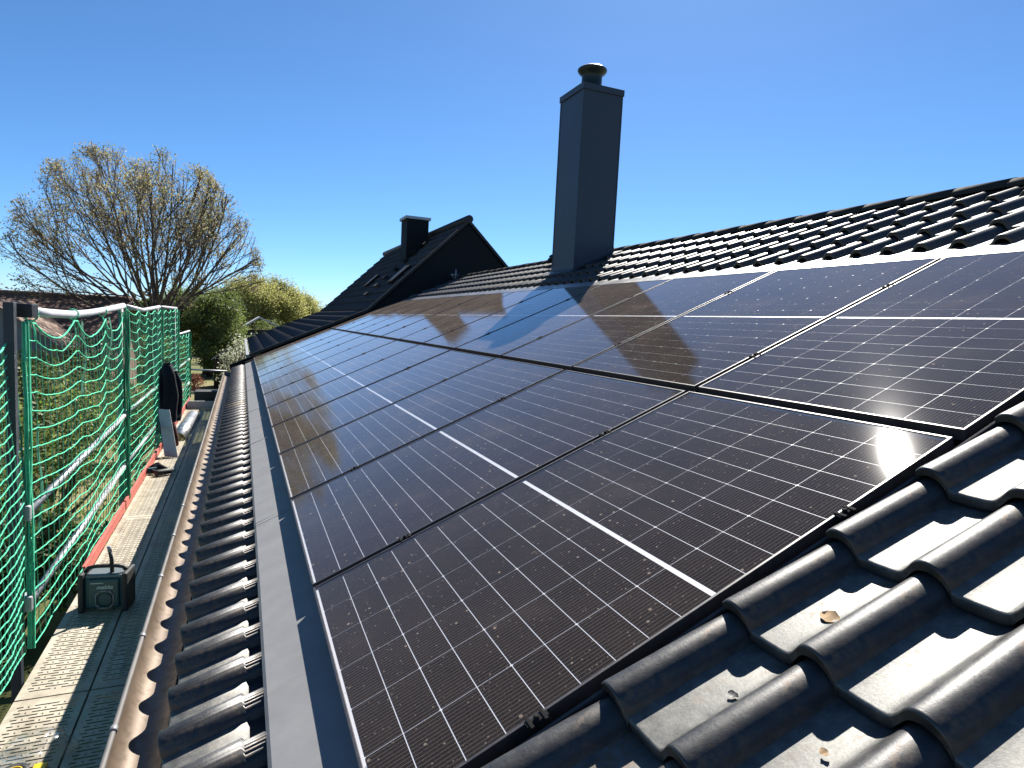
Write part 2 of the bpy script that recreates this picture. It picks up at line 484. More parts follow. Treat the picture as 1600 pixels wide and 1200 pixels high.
for k in range(-3, 14):
    fv = FR0 + GAUGE * k
    fv_top = 3.74 + .35 * (k - 10)
    for j in range(-10, 66):
        u = AP0 + TW * j
        if u < UH0 + .1 or u > 14.05: continue
        in_array = u > -.02
        if k == -3:
            single = u < 7.4 and u > -.2
            put_tile(fv, u, TILE_H - .05, single, me_eave, TM_EAVE)
            continue
        if in_array and k not in TOP_ROWS: continue
        if j == 0 and k < 10:
            put_tile(fv, u, TILE_H, True, me_cut, TM_CUT)
        else:
            if in_array: single = u < 7.6
            else: single = j >= -4 and k >= 0
            put_tile(fv_top if in_array else fv, u, TILE_H, single, me_tile, TM)
rest.build("tiling", M_TILE, roof, kind="stuff")
# ridge caps
cap = MB()
for i in range(16):
    w_ = math.pi * i / 15
    cap.v.append((math.cos(w_) * .165, 0, math.sin(w_) * .088)); cap.v.append((math.cos(w_) * .160, .40, math.sin(w_) * .084))
for i in range(15):
    cap.f.append((2*i, 2*i+1, 2*i+3, 2*i+2)); cap.sm.append(True)
for i in range(16):
    w_ = math.pi * i / 15
    cap.v.append((math.cos(w_) * .15, 0, math.sin(w_) * .073))
for i in range(15):
    cap.f.append((2*i, 2*i+2, 33+i, 32+i)); cap.sm.append(False)
me_cap = cap.data("ridge_tile", varied("ridge_clay", (.022, .020, .017), (.034, .031, .025), 9, (.75, .9), 0, .25))
zc = RP(5.24, 0, -.065)
for i in range(44):
    y = UH0 + .375 * i
    if y > 13.9: break
    link("ridge_tile", me_cap, roof, loc=(zc.x, y, zc.z + random.gauss(0, .002)), rot=(0, 0, random.gauss(0, .003)))
# dark strip beneath the ridge caps
s = MB(); s.box((5.06, UH0, -.06), (5.2, UH1, -.012), lambda v, u, n: RP(v, u, n)); s.build("ridge_roll", M_BLACK, roof)
# apron sheets along the foot of the array
laps = [-.06, .12, 2.32, 4.49, 6.40, 8.44, 10.5, 12.6, 14.1]
for i, (a, b) in enumerate(zip(laps[1:], laps[2:])):
    s = MB(); t = .0012 + (i % 2) * .0
    h = -.060 + .0015 * (i % 2)
    if i == 0: a = -.03
    pf = [(-.222, h - .030), (-.216, h - .006), (-.204, h), (.06, h + .004), (.06, h + .001), (-.204, h - .003), (-.219, h - .030)]
    s.sweep(pf, lambda v, n, u: RP(v, u, n), a, b + .05, closed=True)
    # standing lap bead
    s.box((-.203, b + .038, h - .001), (.05, b + .05, h + .0035), lambda v, u, n: RP(v, u, n))
    s.build("apron_sheet", M_APRON, roof)
# membrane under the array
s = MB(); s.box((.03, -.028, -.085), (3.56, 14.1, -.072), lambda v, u, n: RP(v, u, n)); s.build("array_underlay", M_TRAY, roof)
# top flashing strips
for i in range(7):
    s = MB(); a = -.03 + 2.05 * i; b = min(a + 2.08, 14.1); h = -.022 + .0016 * (i % 2)
    pf = [(3.50, h - .02), (3.512, h - .001), (3.70, h + .004), (3.93, h - .030), (3.93, h - .036), (3.70, h), (3.52, h - .006), (3.506, h - .024)]
    s.sweep(pf, lambda v, n, u: RP(v, u, n), a, b, closed=True)
    s.build("top_flashing", M_FLASH, roof)
# side upstand beside the cut tiles, and the far verge strip
for i, (a, b) in enumerate(((-.22, 1.655), (1.665, 3.55))):
    s = MB()
    pf = [(-.040, -.085), (-.040, -.004 + .002 * i), (-.036, .0), (-.033, -.004 + .002 * i), (-.033, -.085)]
    s.sweep(pf, lambda u, n, v: RP(v, u, n), a, b, closed=True)
    s.build("side_flashing", M_FRAME, roof)
s = MB(); s.box((-.2, 13.87, -.07), (5.15, 14.12, -.03), lambda v, u, n: RP(v, u, n)); s.box((-.53, 14.06, -.16), (.05, 14.15, .03), lambda v, u, n: RP(v, u, n)); s.build("verge_flashing", M_DULL, roof)
# fascia below the eave tiles
s = MB(); s.box((-.43, UH0, -.52), (-.405, UH1, -.285)); s.build("fascia_board", M_SLATE, roof)
s = MB(); s.box((-.50, UH0, -.125), (-.44, UH1, -.105), lambda v, u, n: RP(v, u, n)); s.build("eave_strip", M_BLACK, roof)
# gutter
GR = .078; GX = -.507; GZ = -.352
gt = MB(); pf = []
for i in range(17):
    w_ = math.pi + math.pi * i / 16
    pf.append((GX + GR * math.cos(w_), GZ + GR * math.sin(w_)))
pf2 = [(GX + (GR + .0025) * math.cos(math.pi + math.pi * i / 16), GZ + (GR + .0025) * math.sin(math.pi + math.pi * i / 16) - .0004) for i in range(17)]
NSEG = 60
for sgn, q in ((1, pf), (-1, pf2)):
    o = len(gt.v)
    for k in range(NSEG + 1):
        y = UH0 + (UH1 - .1 - UH0) * k / NSEG
        for a, b in q: gt.v.append((a + .0015 * noise.noise(Vector((y * 1.3, 3, 0))), y, b + .003 * noise.noise(Vector((y * .8, 0, 0)))))
    for k in range(NSEG):
        for i in range(16):
            f = (o + k*17 + i, o + k*17 + i + 1, o + (k+1)*17 + i + 1, o + (k+1)*17 + i)
            gt.f.append(f if sgn > 0 else f[::-1]); gt.sm.append(True)
gutter = gt.build("gutter", M_GUTTER, house)
bd = MB(); bd.tube([(GX - GR - .006, UH0 + (UH1 - .1 - UH0) * k / 40, GZ + .002 + .003 * noise.noise(Vector((k * .33, 0, 0)))) for k in range(41)], .0085, 10)
bd.build("gutter_bead", varied("dull_bead", (.10, .095, .09), (.16, .15, .145), 12, (.6, .75), .2, .3), gutter)
br = MB(); pb = [(GX + (GR + .005) * math.cos(math.pi * (1 + i / 12)), 0, GZ + (GR + .005) * math.sin(math.pi * (1 + i / 12))) for i in range(13)]
for i in range(12):
    a, b = pb[i], pb[i+1]
    br.add([(a[0], -.012, a[2]), (b[0], -.012, b[2]), (b[0], .012, b[2]), (a[0], .012, a[2])], [(0, 1, 2, 3)])
br.tube([(GX - GR - .006, -.012, GZ + .003), (GX - GR - .006, .012, GZ + .003)], .0115, 10)
me_br = br.data("gutter_bracket", M_ZINC)
for i in range(26):
    link("gutter_bracket", me_br, gutter, loc=(0, UH0 + .35 + .62 * i, 0))
# gutter end cap at the far end
s = MB(); n = len(pf); s.add([(a, UH1 - .1, b) for a, b in pf], [tuple(range(n))]); s.build("gutter_end", M_ZINC, gutter)

# chimney
CX0, CX1, CY0, CY1, CZT = 3.924, 4.532, 6.645, 7.305, 4.215
s = MB()
zb = CX0 * math.tan(PITCH) - .3
s.box((CX0, CY0, zb), (CX1, CY1, CZT - .03))
chimney = s.build("chimney", M_CHIM, house)
s = MB()
for (a, b) in ((CX0, CY0), (CX1, CY0), (CX0, CY1)):
    s.box((a - .006, b - .006, zb), (a + .006, b + .006, CZT - .05))
s.build("corner_trim", M_CHIM, chimney)
s = MB()
o_ = .017
s.box((CX0 - o_, CY0 - o_, CZT - .045), (CX1 + o_, CY1 + o_, CZT + .035))
cx, cy = (CX0 + CX1) / 2, (CY0 + CY1) / 2
s.add([(CX0 - o_, CY0 - o_, CZT + .036), (CX1 + o_, CY0 - o_, CZT + .036), (CX1 + o_, CY1 + o_, CZT + .036), (CX0 - o_, CY1 + o_, CZT + .036), (cx, cy, CZT + .075)],
      [(0, 1, 4), (1, 2, 4), (2, 3, 4), (3, 0, 4)])
s.build("chimney_cap", M_CHIM, chimney)
s = MB()
s.lathe([(.19, .03), (.175, .06), (.145, .075), (.14, .25), (.15, .27), (.19, .305), (.205, .33), (.203, .347), (.17, .37), (.09, .385), (0, .388)], (cx - .02, cy - .02, CZT), 32)
s.build("chimney_pot", M_COWL, chimney)
s = MB(); s.lathe([(.20, .05), (.20, .062), (.13, .10), (.126, .10)], (cx - .02, cy - .02, CZT), 32); s.build("storm_collar", M_ZINC, chimney)
# lead flashing round the chimney foot
s = MB()
def slope_ring(e, h):
    return [Vector((x, y, x * math.tan(PITCH) + h)) for x, y in ((CX0 - e, CY0 - e), (CX1 + e, CY0 - e), (CX1 + e, CY1 + e), (CX0 - e, CY1 + e))]
a = slope_ring(.008, .10); b = slope_ring(.012, .03); c = slope_ring(.10, .012)
s.add(a + b + c, [(0, 4, 5, 1), (1, 5, 6, 2), (2, 6, 7, 3), (3, 7, 4, 0), (4, 8, 9, 5), (5, 9, 10, 6), (6, 10, 11, 7), (7, 11, 8, 4)])
s.build("chimney_flashing", M_CHIM, chimney)

# ------------------------------------------------------------------ solar panels
CW = .1821; CGU = .0027; CP_U = CW + CGU
CH = .0904; CP_V = .0934; MIDG = .013
MU = (PW - 6 * CP_U + CGU) / 2
MV = (PL - MIDG - 18 * CP_V + (CP_V - CH)) / 2
def cell_origin(i, j):  # i along u 0..5, j along v 0..17 -> lower corner in panel coords (x=v, y=u)
    return MV + j * CP_V + (MIDG if j >= 9 else 0), MU + i * CP_U
cm = MB()
ch = .0026
pts = [(0, ch), (ch, 0), (CH, 0), (CH, CW), (ch, CW), (0, CW - ch)]
cm.add([(x - CH / 2, y - CW / 2, -.0004) for x, y in pts] + [(x - CH / 2, y - CW / 2, 0) for x, y in pts],
       [(0, 1, 2, 3, 4, 5)[::-1], (6, 7, 8, 9, 10, 11)] + [(k, (k + 1) % 6, 6 + (k + 1) % 6, 6 + k) for k in range(6)])
me_cell = cm.data("cell", M_CELL)
far = MB()
for i in range(6):
    for j in range(18):
        v0, u0 = cell_origin(i, j); sg = -1 if j % 2 else 1
        far.add([(v0 + CH / 2 + sg * p[0], u0 + CW / 2 + sg * p[1], p[2]) for p in cm.v], cm.f)
me_far = far.data("cells", M_CELL)
fm = MB()
L = .0072; T = .0022
for a, b in (((0, 0, -.035), (L, PW, T)), ((PL - L, 0, -.035), (PL, PW, T)), ((L, 0, -.035), (PL - L, L, T)), ((L, PW - L, -.035), (PL - L, PW, T))):
    fm.bbox(a, b, .0012)
me_frame = fm.data("frame", M_FRAME)
bm_ = MB(); bm_.box((L - .004, L - .004, -.0075), (PL - L + .004, PW - L + .004, -.0062)); me_back = bm_.data("backsheet", M_BACK)
pn = MB(); pn.add([(L - .002, L - .002, 0), (PL - L + .002, L - .002, 0), (PL - L + .002, PW - L + .002, 0), (L - .002, PW - L + .002, 0)], [(0, 1, 2, 3)])
me_pane = pn.data("glass_pane", M_PANE)
clm = MB()
clm.bbox((-.026, -.0085, -.03), (.026, .0085, .004), .0015)
clm.bbox((-.021, -.018, .0025), (-.013, .018, .0065), .001)
clm.bbox((.013, -.018, .0025), (.021, .018, .0065), .001)
clm.lathe([(.0065, .0045), (.0065, .0105), (0, .0105)], (0, 0, 0), 8)
me_clamp = clm.data("clamp", M_DULL)
ORD = ["first", "second", "third", "fourth", "fifth", "sixth", "seventh", "eighth", "ninth", "tenth", "eleventh", "twelfth"]
for row in range(2):
    for k in range(NP):
        v0 = row * (PL + GAP); u0 = k * P
        if row == 0:
            extra = {0: "first lower-row solar panel, between the curved tiles and grey apron, corner by bare tiles", NP - 1: "last lower-row solar panel, against the neighbouring roof edge"}.get(k, f"{ORD[k]} lower-row solar panel along the grey apron, counted from the bare tiles")
        else:
            extra = {0: "first upper-row solar panel, beside the bare curved tiles under the ridge", NP - 1: "last upper-row solar panel, against the neighbouring dark gable wall"}.get(k, f"{ORD[k]} upper-row solar panel below the ridge tiles, counted from the bare tiles")
        p = thing("solar_panel", extra, "solar panel", RP(v0, u0, 0) + ND * random.gauss(0, .0006), "solar panels set into the roof")
        p.rotation_euler = (random.gauss(0, .0005), -PITCH + random.gauss(0, .0005), 0)
        def kid(name, me, loc=(0, 0, 0), rotz=0.0, kind=None):
            o = bpy.data.objects.new(name, me); COL.objects.link(o); o.parent = p; o.location = loc
            if rotz: o.rotation_euler = (0, 0, rotz)
            if kind: o['kind'] = kind
        kid("frame", me_frame); kid("backsheet", me_back); kid("glass_pane", me_pane)
        if k < 5:
            for i in range(6):
                for j in range(18):
                    a, b = cell_origin(i, j)
                    kid("cell", me_cell, (a + CH / 2, b + CW / 2, -.0055), math.pi if j % 2 else 0.0)
        else:
            kid("cells", me_far, (0, 0, -.0055), 0.0, "stuff")
        for vv in (.36, 1.28):
            kid("clamp", me_clamp, (vv, -.010 if k else -.008, 0))

# ------------------------------------------------------------------ neighbouring house
def far_tiling(b, O, V, N, u0, u1, rows, gauge, h0, tw=.214):
    """simplified pantile courses laid on a slope: O foot point, V up the slope, N off it"""
    pr = [(-.052, 0), (-.032, .036), (-.010, .049), (.012, .048), (.034, .034), (.060, .005), (.1619, 0)]
    ncol = int((u1 - u0) / tw)
    for r_ in range(rows):
        o = len(b.v); n = 0
        line = []
        for c in range(ncol):
            for (y, z) in pr: line.append((u0 + .06 + c * tw + y, z))
        n = len(line)
        for (dv, dz) in ((0, -.03), (0, 0), (gauge + .03, -.030)):
            for (y, z) in line:
                q = O + V * (r_ * gauge + dv) + N * (h0 + z + dz); b.v.append((q.x, y, q.z))
        for k in range(2):
            for i in range(n - 1):
                b.f.append((o + k*n + i, o + k*n + i + 1, o + (k+1)*n + i + 1, o + (k+1)*n + i)[::-1]); b.sm.append(k == 1)
NY0, NY1 = 14.2, 24.4
NB_X0, NB_Z0 = -.06, .06
BX, BZ = 2.50, 1.19
RX, RZ = 4.958, 3.56
nb = thing("neighbouring_house", "taller dark house with steep tiled roof and black gable behind the solar array", "house", (5, 19, GROUND))
s = MB()
prof = [(NB_X0 + .25, GROUND), (RX * 2 - BX + 1.5, GROUND), (RX * 2 - BX + 1.5, BZ - 1.6), (RX, RZ - .10), (BX, BZ - .10), (NB_X0 + .25, NB_Z0 - .06)]
s.sweep(prof, lambda a, b, t: (a, t, b), NY0 + .03, NY1 - .05, closed=True)
s.build("gable_wall", M_SLATE, nb)
SV = Vector((RX - BX, 0, RZ - BZ)); SL = SV.length; SV.normalize(); SN = Vector((-SV.z, 0, SV.x))
s = MB()
O1 = Vector((NB_X0, 0, NB_Z0))
LV = Vector((BX - NB_X0, 0, BZ - NB_Z0)); LL = LV.length; LV.normalize(); LN = Vector((-LV.z, 0, LV.x))
far_tiling(s, O1, LV, LN, NY0, NY1, 8, LL / 8, -.03)
far_tiling(s, Vector((BX, 0, BZ)), SV, SN, NY0, NY1, 10, SL / 10, -.03)
nroof = s.build("roof", M_TILE_FAR, nb)
s = MB()
far_tiling(s, Vector((2 * RX - BX + 1.6, 0, BZ - 1.55)), Vector((-SV.x, 0, SV.z)), Vector((SV.z, 0, SV.x)), NY0, NY1, 15, (SL + 2.25) / 15, -.03)
for q in range(len(s.f)): s.f[q] = s.f[q][::-1]
s.build("back_roof", M_TILE_FAR, nb)
s = MB()
for (A, B) in ((Vector((NB_X0 - .03, 0, NB_Z0 - .02)), Vector((BX, 0, BZ))), (Vector((BX, 0, BZ)), Vector((RX, 0, RZ))), (Vector((RX, 0, RZ)), Vector((2 * RX - BX + 1.6, 0, BZ - 1.55)))):
    d = (B - A).normalized(); nn = Vector((-d.z, 0, d.x))
    s.add([(*(A - nn * .10).xz, 0), (*(B - nn * .10).xz, 0), (*(B + nn * .015).xz, 0), (*(A + nn * .015).xz, 0)], [])
    q = [A - nn * .05, B - nn * .05, B + nn * .012, A + nn * .012]
    vs = [(k.x, NY0 - .02, k.z) for k in q] + [(k.x, NY0 + .02, k.z) for k in q]
    s.v = s.v[:-4]
    s.add(vs, [(0, 1, 2, 3), (7, 6, 5, 4), (0, 4, 5, 1), (3, 2, 6, 7), (0, 3, 7, 4), (1, 5, 6, 2)])
s.build("verge_board", varied("brown_black_verge", (.016, .014, .013), (.026, .021, .018), 8, (.6, .7)), nb)
s = MB(); s.tube([(RX, NY0 - .03, RZ + .02), (RX, NY1, RZ + .02)], .10, 12); s.build("ridge", M_TILE_FAR, nroof)
# eave trim at the foot of the lower slope
s = MB(); s.box((NB_X0 - .09, NY0, NB_Z0 - .10), (NB_X0 - .02, NY1, NB_Z0 - .02)); s.build("gutter", M_ZINC, nb)
# chimney of the neighbour
s = MB(); s.box((4.03, 16.9, 2.3), (4.66, 17.6, 3.86)); nch = s.build("chimney", M_SLATE, nb)
s = MB(); s.box((3.98, 16.85, 3.865), (4.71, 17.65, 3.94)); s.build("chimney_cap", varied("pale_cap", (.35, .37, .40), (.45, .47, .5), 5, (.5, .6), .2), nch)
# roof window, access hatch and steps on the steep slope
def on_slope(dv, y, h): q = Vector((BX, 0, BZ)) + SV * dv + SN * h; return (q.x, y, q.z)
for (dv, y, w1, w2) in ((1.02, 14.75, .52, .62), (1.1, 18.6, .45, .5)):
    s = MB()
    s.box((dv, y, .0), (dv + w2, y + w1, .075), lambda a, b, c: on_slope(a, b, c)); ob = s.build("roof_window", M_DULL, nroof)
    s = MB(); s.box((dv + .05, y + .05, .076), (dv + w2 - .05, y + w1 - .05, .08), lambda a, b, c: on_slope(a, b, c)); s.build("window_pane", mat("dark_window", (.008, .009, .011), .5, 0, .2), nroof)
for i in range(7):
    s = MB(); dv = .55 + .36 * i
    s.box((dv, 16.45, .06), (dv + .12, 16.85, .085), lambda a, b, c: on_slope(a, b, c))
    s.tube([on_slope(dv + .06, 16.5, .0), on_slope(dv + .06, 16.5, .07)], .012, 6); s.tube([on_slope(dv + .06, 16.8, .0), on_slope(dv + .06, 16.8, .07)], .012, 6)
    s.build("roof_step", M_DULL, nroof)

# ------------------------------------------------------------------ scaffold
DZ = -1.05; PX = -1.36
POSTS = [3.02, 6.30, 9.30, 11.85, 14.85]
TOPS = [.95, .97, 1.0, 1.0, .50]
sc = thing("scaffold", "galvanised tube scaffold with guard rails and red toe boards along the eave", "scaffold", (-1.0, 8, GROUND))
for i, (y, zt) in enumerate(zip(POSTS, TOPS)):
    s = MB()
    if i == 0:
        s.bbox((PX - .030, y - .03, GROUND), (PX + .018, y + .02, zt), .005); s.build("standard", M_POST, sc)
    else:
        s.tube([(PX, y, GROUND), (PX, y, zt)], .0242, 12); s.build("standard", M_OLD, sc)
    s = MB(); s.tube([(-.62, y - .18, GROUND), (-.62, y - .18, DZ - .02)], .0242, 10); s.build("inner_standard", M_STEEL, sc)
    s = MB(); s.tube([(-1.27, y - .18, DZ - .075), (-.60, y - .18, DZ - .075)], .0242, 10); s.build("transom", M_STEEL, sc)
for i in range(4):
    y0, y1 = POSTS[i], POSTS[i + 1]
    for z in (-.16, -.68):
        if i == 0: z0, z1 = z - .05, z + .03
        else: z0 = z1 = z + .03
        s = MB(); s.tube([(PX + .035, y0 + .12, z0), (PX + .035, y1, z1)], .0225, 10); s.build("guard_rail", M_STEEL, sc)
    s = MB()
    s.bbox((-1.305, (4.25 if i == 0 else y0 - .25), DZ - .005), (-1.282, y1 - .3, DZ + .088), .003); s.build("toe_board", M_TOE, sc)
# net rail: sagging white pipe along the top
s = MB()
zz = [(3.20, .905), (3.6, .893), (4.15, .884), (4.7, .896), (5.3, .92), (6.25, .968)]
s.tube([(PX + .03, y, z) for y, z in zz], .027, 12); s.build("net_rail", varied("white_pipe", (.40, .40, .43), (.5, .5, .52), 10, (.4, .5)), sc)
s = MB(); s.tube([(PX + .03, 6.35, .965), (PX + .03, 7.6, .93), (PX + .03, 9.25, .985)], .024, 10); s.build("net_rail", M_STEEL, sc)
s = MB(); s.tube([(PX + .03, 9.35, .985), (PX + .03, 11.8, .985)], .022, 10); s.build("net_rail", M_STEEL, sc)
s = MB(); s.tube([(PX + .03, 11.9, .50), (PX + .03, 14.9, .50)], .022, 10); s.build("net_rail", M_STEEL, sc)
s = MB(); s.bbox((PX - .01, 3.10, .87), (PX + .07, 3.22, .945), .006); s.build("rail_coupler", M_BLACK, sc)
for y, z in ((6.30, -.13), (6.30, -.65), (9.3, -.13), (3.1, -.21), (3.1, -.73)):
    s = MB(); s.bbox((PX - .03, y - .045, z - .045), (PX + .055, y + .045, z + .045), .012); s.build("coupler", M_STEEL, sc)
# end guard tubes across the far end
for z in (-.39, -.92):
    s = MB(); s.tube([(PX - .03, 15.2, z), (-.55 - (.15 if z < -.5 else 0), 15.2, z - .035)], .02, 8); s.build("end_rail", M_STEEL, sc)
s = MB(); s.bbox((-1.25, 13.3, DZ), (-.62, 13.36, DZ + .16), .004); s.build("end_board", M_STEEL, sc)

# deck planks with open slots
def plank(x0, x1, y0, y1):
    b = MB(); z = DZ; e = .030
    b.box((x0, y0, z - .06), (x0 + .004, y1, z)); b.box((x1 - .004, y0, z - .06), (x1, y1, z))
    b.box((x0 + .004, y0, z - .0025), (x0 + e, y1, z)); b.box((x1 - e, y0, z - .0025), (x1 - .004, y1, z))
    b.box((x0 + e, y0, z - .05), (x1 - e, y0 + .05, z)); b.box((x0 + e, y1 - .05, z - .05), (x1 - e, y1, z))
    rp = .0268; sl = .0095; y = y0 + .05; k = 0
    a, c = x0 + e, x1 - e; W = c - a
    quads = []
    def q(xa, xb, ya, yb):
        if xb - xa > 1e-4: b.add([(xa, ya, z), (xb, ya, z), (xb, yb, z), (xa, yb, z)], [(0, 1, 2, 3)])
    while y + rp < y1 - .05:
        q(a, c, y, y + rp - sl)
        ys_, ye = y + rp - sl, y + rp
        if k % 2 == 0: slots = [(.012, .105), (.152, .248)]
        else: slots = [(.0, .028), (.075, .178), (.225, W)]
        last = 0
        for p0, p1 in slots:
            q(a + last, a + p0, ys_, ye); last = p1
        q(a + last, c, ys_, ye)
        # raised grip nubs between the slots
        for nx in ((.128,) if k % 2 == 0 else (.052, .202)):
            o = len(b.v); xx, yy = a + nx, ys_ - .001
            for kk in range(6):
                w_ = kk * math.pi / 3; b.v.append((xx + .006 * math.cos(w_), yy + .006 * math.sin(w_), z + .0003))
            for kk in range(6):
                w_ = kk * math.pi / 3; b.v.append((xx + .003 * math.cos(w_), yy + .003 * math.sin(w_), z + .004))
            for kk in range(6): b.f.append((o + kk, o + (kk+1) % 6, o + 6 + (kk+1) % 6, o + 6 + kk)); b.sm.append(True)
        y += rp; k += 1
    q(a, c, y, y1 - .05)
    return b
JO = [-.45, 2.62, 5.74, 8.92, 11.75, 13.3]
where = ["running past the roof edge behind the radio", "under the black site radio", "beyond the site radio where the black tool lies", "beneath the hanging jacket and silver half pipe", "at the far end of the scaffold"]
for i in range(5):
    for jn, (xa, xb) in enumerate(((-1.275, -.957), (-.947, -.63))):
        side = "outer sunlit" if jn == 0 else "inner shaded"
        plank(xa, xb, JO[i] + .006, JO[i + 1] - .006).build("scaffold_plank", M_DECK, None, label=f"{side} slotted steel scaffold plank {where[i]}", cat="plank", group="scaffold deck planks")

# ------------------------------------------------------------------ safety nets
def build_net(name, label, y0, y1, zt, zb, top_fix, x=-1.315, sag=.10, seed=1, slack=None, step=.1, wave=.013, rstep=.1):
    rnd = random.Random(seed)
    t = thing(name, label, "net", (x, (y0 + y1) / 2, zb), "green scaffold safety nets")
    rows = int((zt - zb) / rstep)
    ncol = max(2, int(round((y1 - y0) / step)))
    def top(y):
        for a, b in zip(top_fix, top_fix[1:]):
            if a <= y <= b:
                f = (y - a) / (b - a); return -sag * (b - a) * 4 * f * (1 - f)
        return 0
    ph = [rnd.uniform(0, 6.28) for _ in range(4)]
    def P_(r, y):
        d = r / rows
        f = (y - y0) / (y1 - y0)
        base = zt + (slack(f) if slack else 0)
        z = base - (base - zb) * d + top(y) * ((1 - d) ** 5 * .75 + (1 - d) * .25) + .006 * math.sin(9 * y + ph[0] + r * .7) * (1 - d * .5) - .05 * math.sin(math.pi * f) * (1 - d) * d * 4 * .6
        z += rnd.gauss(0, .003)
        xx = x + wave * math.sin(2.3 * y + ph[1] + d * 2) + .035 * math.sin(math.pi * f) * math.sin(math.pi * d) + wave * .5 * math.sin(6.1 * y + ph[2] + d * 5) + rnd.gauss(0, .002)
        yy = y + .015 * math.sin(d * 6 + ph[3] + y) 
        return Vector((xx, yy, z))
    grid = [[P_(r, y0 + (y1 - y0) * c / ncol) for c in range(ncol + 1)] for r in range(rows + 1)]
    h = MB(); v = MB()
    for r in range(rows + 1):
        row = grid[r]
        pts = []
        for a, b in zip(row, row[1:]):
            m = (a + b) / 2; m.z -= .003
            pts += [a, m]
        pts.append(row[-1])
        h.tube(pts, .0062 if r == 0 else .0041, 5, caps=False)
    for c in range(ncol + 1):
        v.tube([grid[r][c] for r in range(rows + 1)], .0026 if 0 < c < ncol else .005, 4, caps=False)
    h.build("mesh_cord", M_CORD, t, kind="stuff"); v.build("upright_cord", M_CORD_SHADE, t, kind="stuff")
    return t, grid
n1, g1 = build_net("safety_net", "wide green safety net between the blue-grey post and the first steel post", 3.10, 6.22, .86, -.98, [3.10, 3.25, 4.15, 5.2, 6.22], seed=3, sag=.13)
n2, g2 = build_net("safety_net", "green safety net between the first steel post and the hanging jacket", 6.36, 9.22, .94, -.98, [6.36, 7.1, 8.0, 8.6, 9.22], seed=5, sag=.09)
n3, g3 = build_net("safety_net", "narrow green safety net just past the hanging jacket", 9.36, 11.8, .96, -.98, [9.36, 10.1, 10.8, 11.3, 11.8], seed=8, sag=.09)
n4, g4 = build_net("safety_net", "lower green safety net at the garden end of the scaffold", 11.92, 14.85, .47, -.98, [11.9, 12.5, 13.1, 13.8, 14.85], seed=9, sag=.09)
n0, g0 = build_net("safety_net", "slack green safety net hanging down from the blue-grey post", 1.5, 3.06, .78, -1.0, [1.5, 1.9, 2.4, 2.8, 3.06], seed=11, sag=.12, wave=.05, slack=lambda f: -.42 * (1 - f) ** .9, step=.05, rstep=.06)
# ties, bunched net and straps
def strap(par, y, z0, z1, w=.05, x=-1.33):
    s = MB(); n = 9; pts = []
    for i in range(n):
        z = z0 + (z1 - z0) * i / (n - 1); dx = .012 * math.sin(i * .9 + y)
        pts.append((x + dx, y + .01 * math.sin(i * .7), z))
    for p_ in pts: s.v += [(p_[0], p_[1] - w / 2, p_[2]), (p_[0] + .008, p_[1], p_[2]), (p_[0], p_[1] + w / 2, p_[2])]
    for i in range(n - 1):
        for k in range(2):
            a = i * 3 + k; s.f.append((a, a + 1, a + 4, a + 3)); s.sm.append(True)
    return s.build("strap", M_STRAP, par)
strap(n1, 4.52, .84, .28); strap(n1, 5.55, .86, .35, .05); strap(n2, 7.3, .9, .4, .09); strap(n2, 8.6, .9, -.2, .12)
strap(n1, 3.35, .25, -.4, .04)
def bunch(par, y, z0, z1, m, r=.035, n=14, seed=1):
    rnd = random.Random(seed); s = MB()
    for i in range(n):
        a = rnd.uniform(0, 6.28); q = []
        for k in range(9):
            a += rnd.uniform(-.5, .5); rr = r * rnd.uniform(.6, 1.2)
            q.append((PX + .04 + rr * math.cos(a), y + rr * math.sin(a), z0 + (z1 - z0) * k / 8))
        s.tube(q, .0055, 4, caps=False)
    s.build("bunched_net", m, par, kind="stuff")
bunch(n1, 6.26, .9, -1.0, M_CORD_SHADE, .04, 22, 2); bunch(n2, 9.28, .95, -1.0, M_CORD_SHADE, .045, 14, 3); bunch(n3, 11.84, .95, -1.0, M_CORD_SHADE, .04, 12, 4); bunch(n1, 3.1, .85, -1.0, M_CORD, .016, 5, 5); bunch(n4, 14.83, .47, -1.0, M_CORD_SHADE, .03, 10, 6)
for i, (y, z, dz) in enumerate(((3.24, .9, .11), (4.2, .9, .15), (5.22, .92, .1), (6.2, .95, .1))):
    s = MB(); q = []
    for k in range(13):
        a = 2 * math.pi * k / 12; q.append((PX + .03 + .034 * math.cos(a), y + .006 * math.sin(2 * a), z - .015 + .036 * math.sin(a)))
    s.tube(q, .005, 5); s.tube([q[9], (PX + .04, y + .02, z - .05 - dz * .5), (-1.318, y + .03, z - .05 - dz)], .005, 5)
    s.build("net_tie", M_CORD, n1)

# ------------------------------------------------------------------ site radio
M_RB = varied("radio_teal", (.007, .05, .062), (.011, .065, .078), 30, (.4, .5))
M_RK = varied("black_rubber", (.012, .012, .013), (.02, .02, .021), 60, (.55, .7))
radio = thing("site_radio", "black and teal site radio with upright antenna standing on the scaffold deck", "radio", (-1.05, 3.66, DZ))
RM = Matrix.Translation((-1.05, 3.66, DZ)) @ Matrix.Rotation(math.radians(-9), 4, 'Z')
def rpart(name, m, par=radio): 
    return (MB(), name, m, par)
s = MB(); s.bbox((-.118, -.055, .02), (.118, .085, .235), .022, RM); rbody = s.build("body", M_RB, radio)
s = MB(); s.bbox((-.085, -.068, .035), (.095, -.05, .225), .012, RM); s.build("front_panel", M_RB, rbody)
for sx in (-1, 1):
    s = MB(); s.bbox((sx * .128 - .018, -.075, .0), (sx * .128 + .018, .10, .262), .014, RM); s.build("bumper", M_RK, radio)
s = MB()
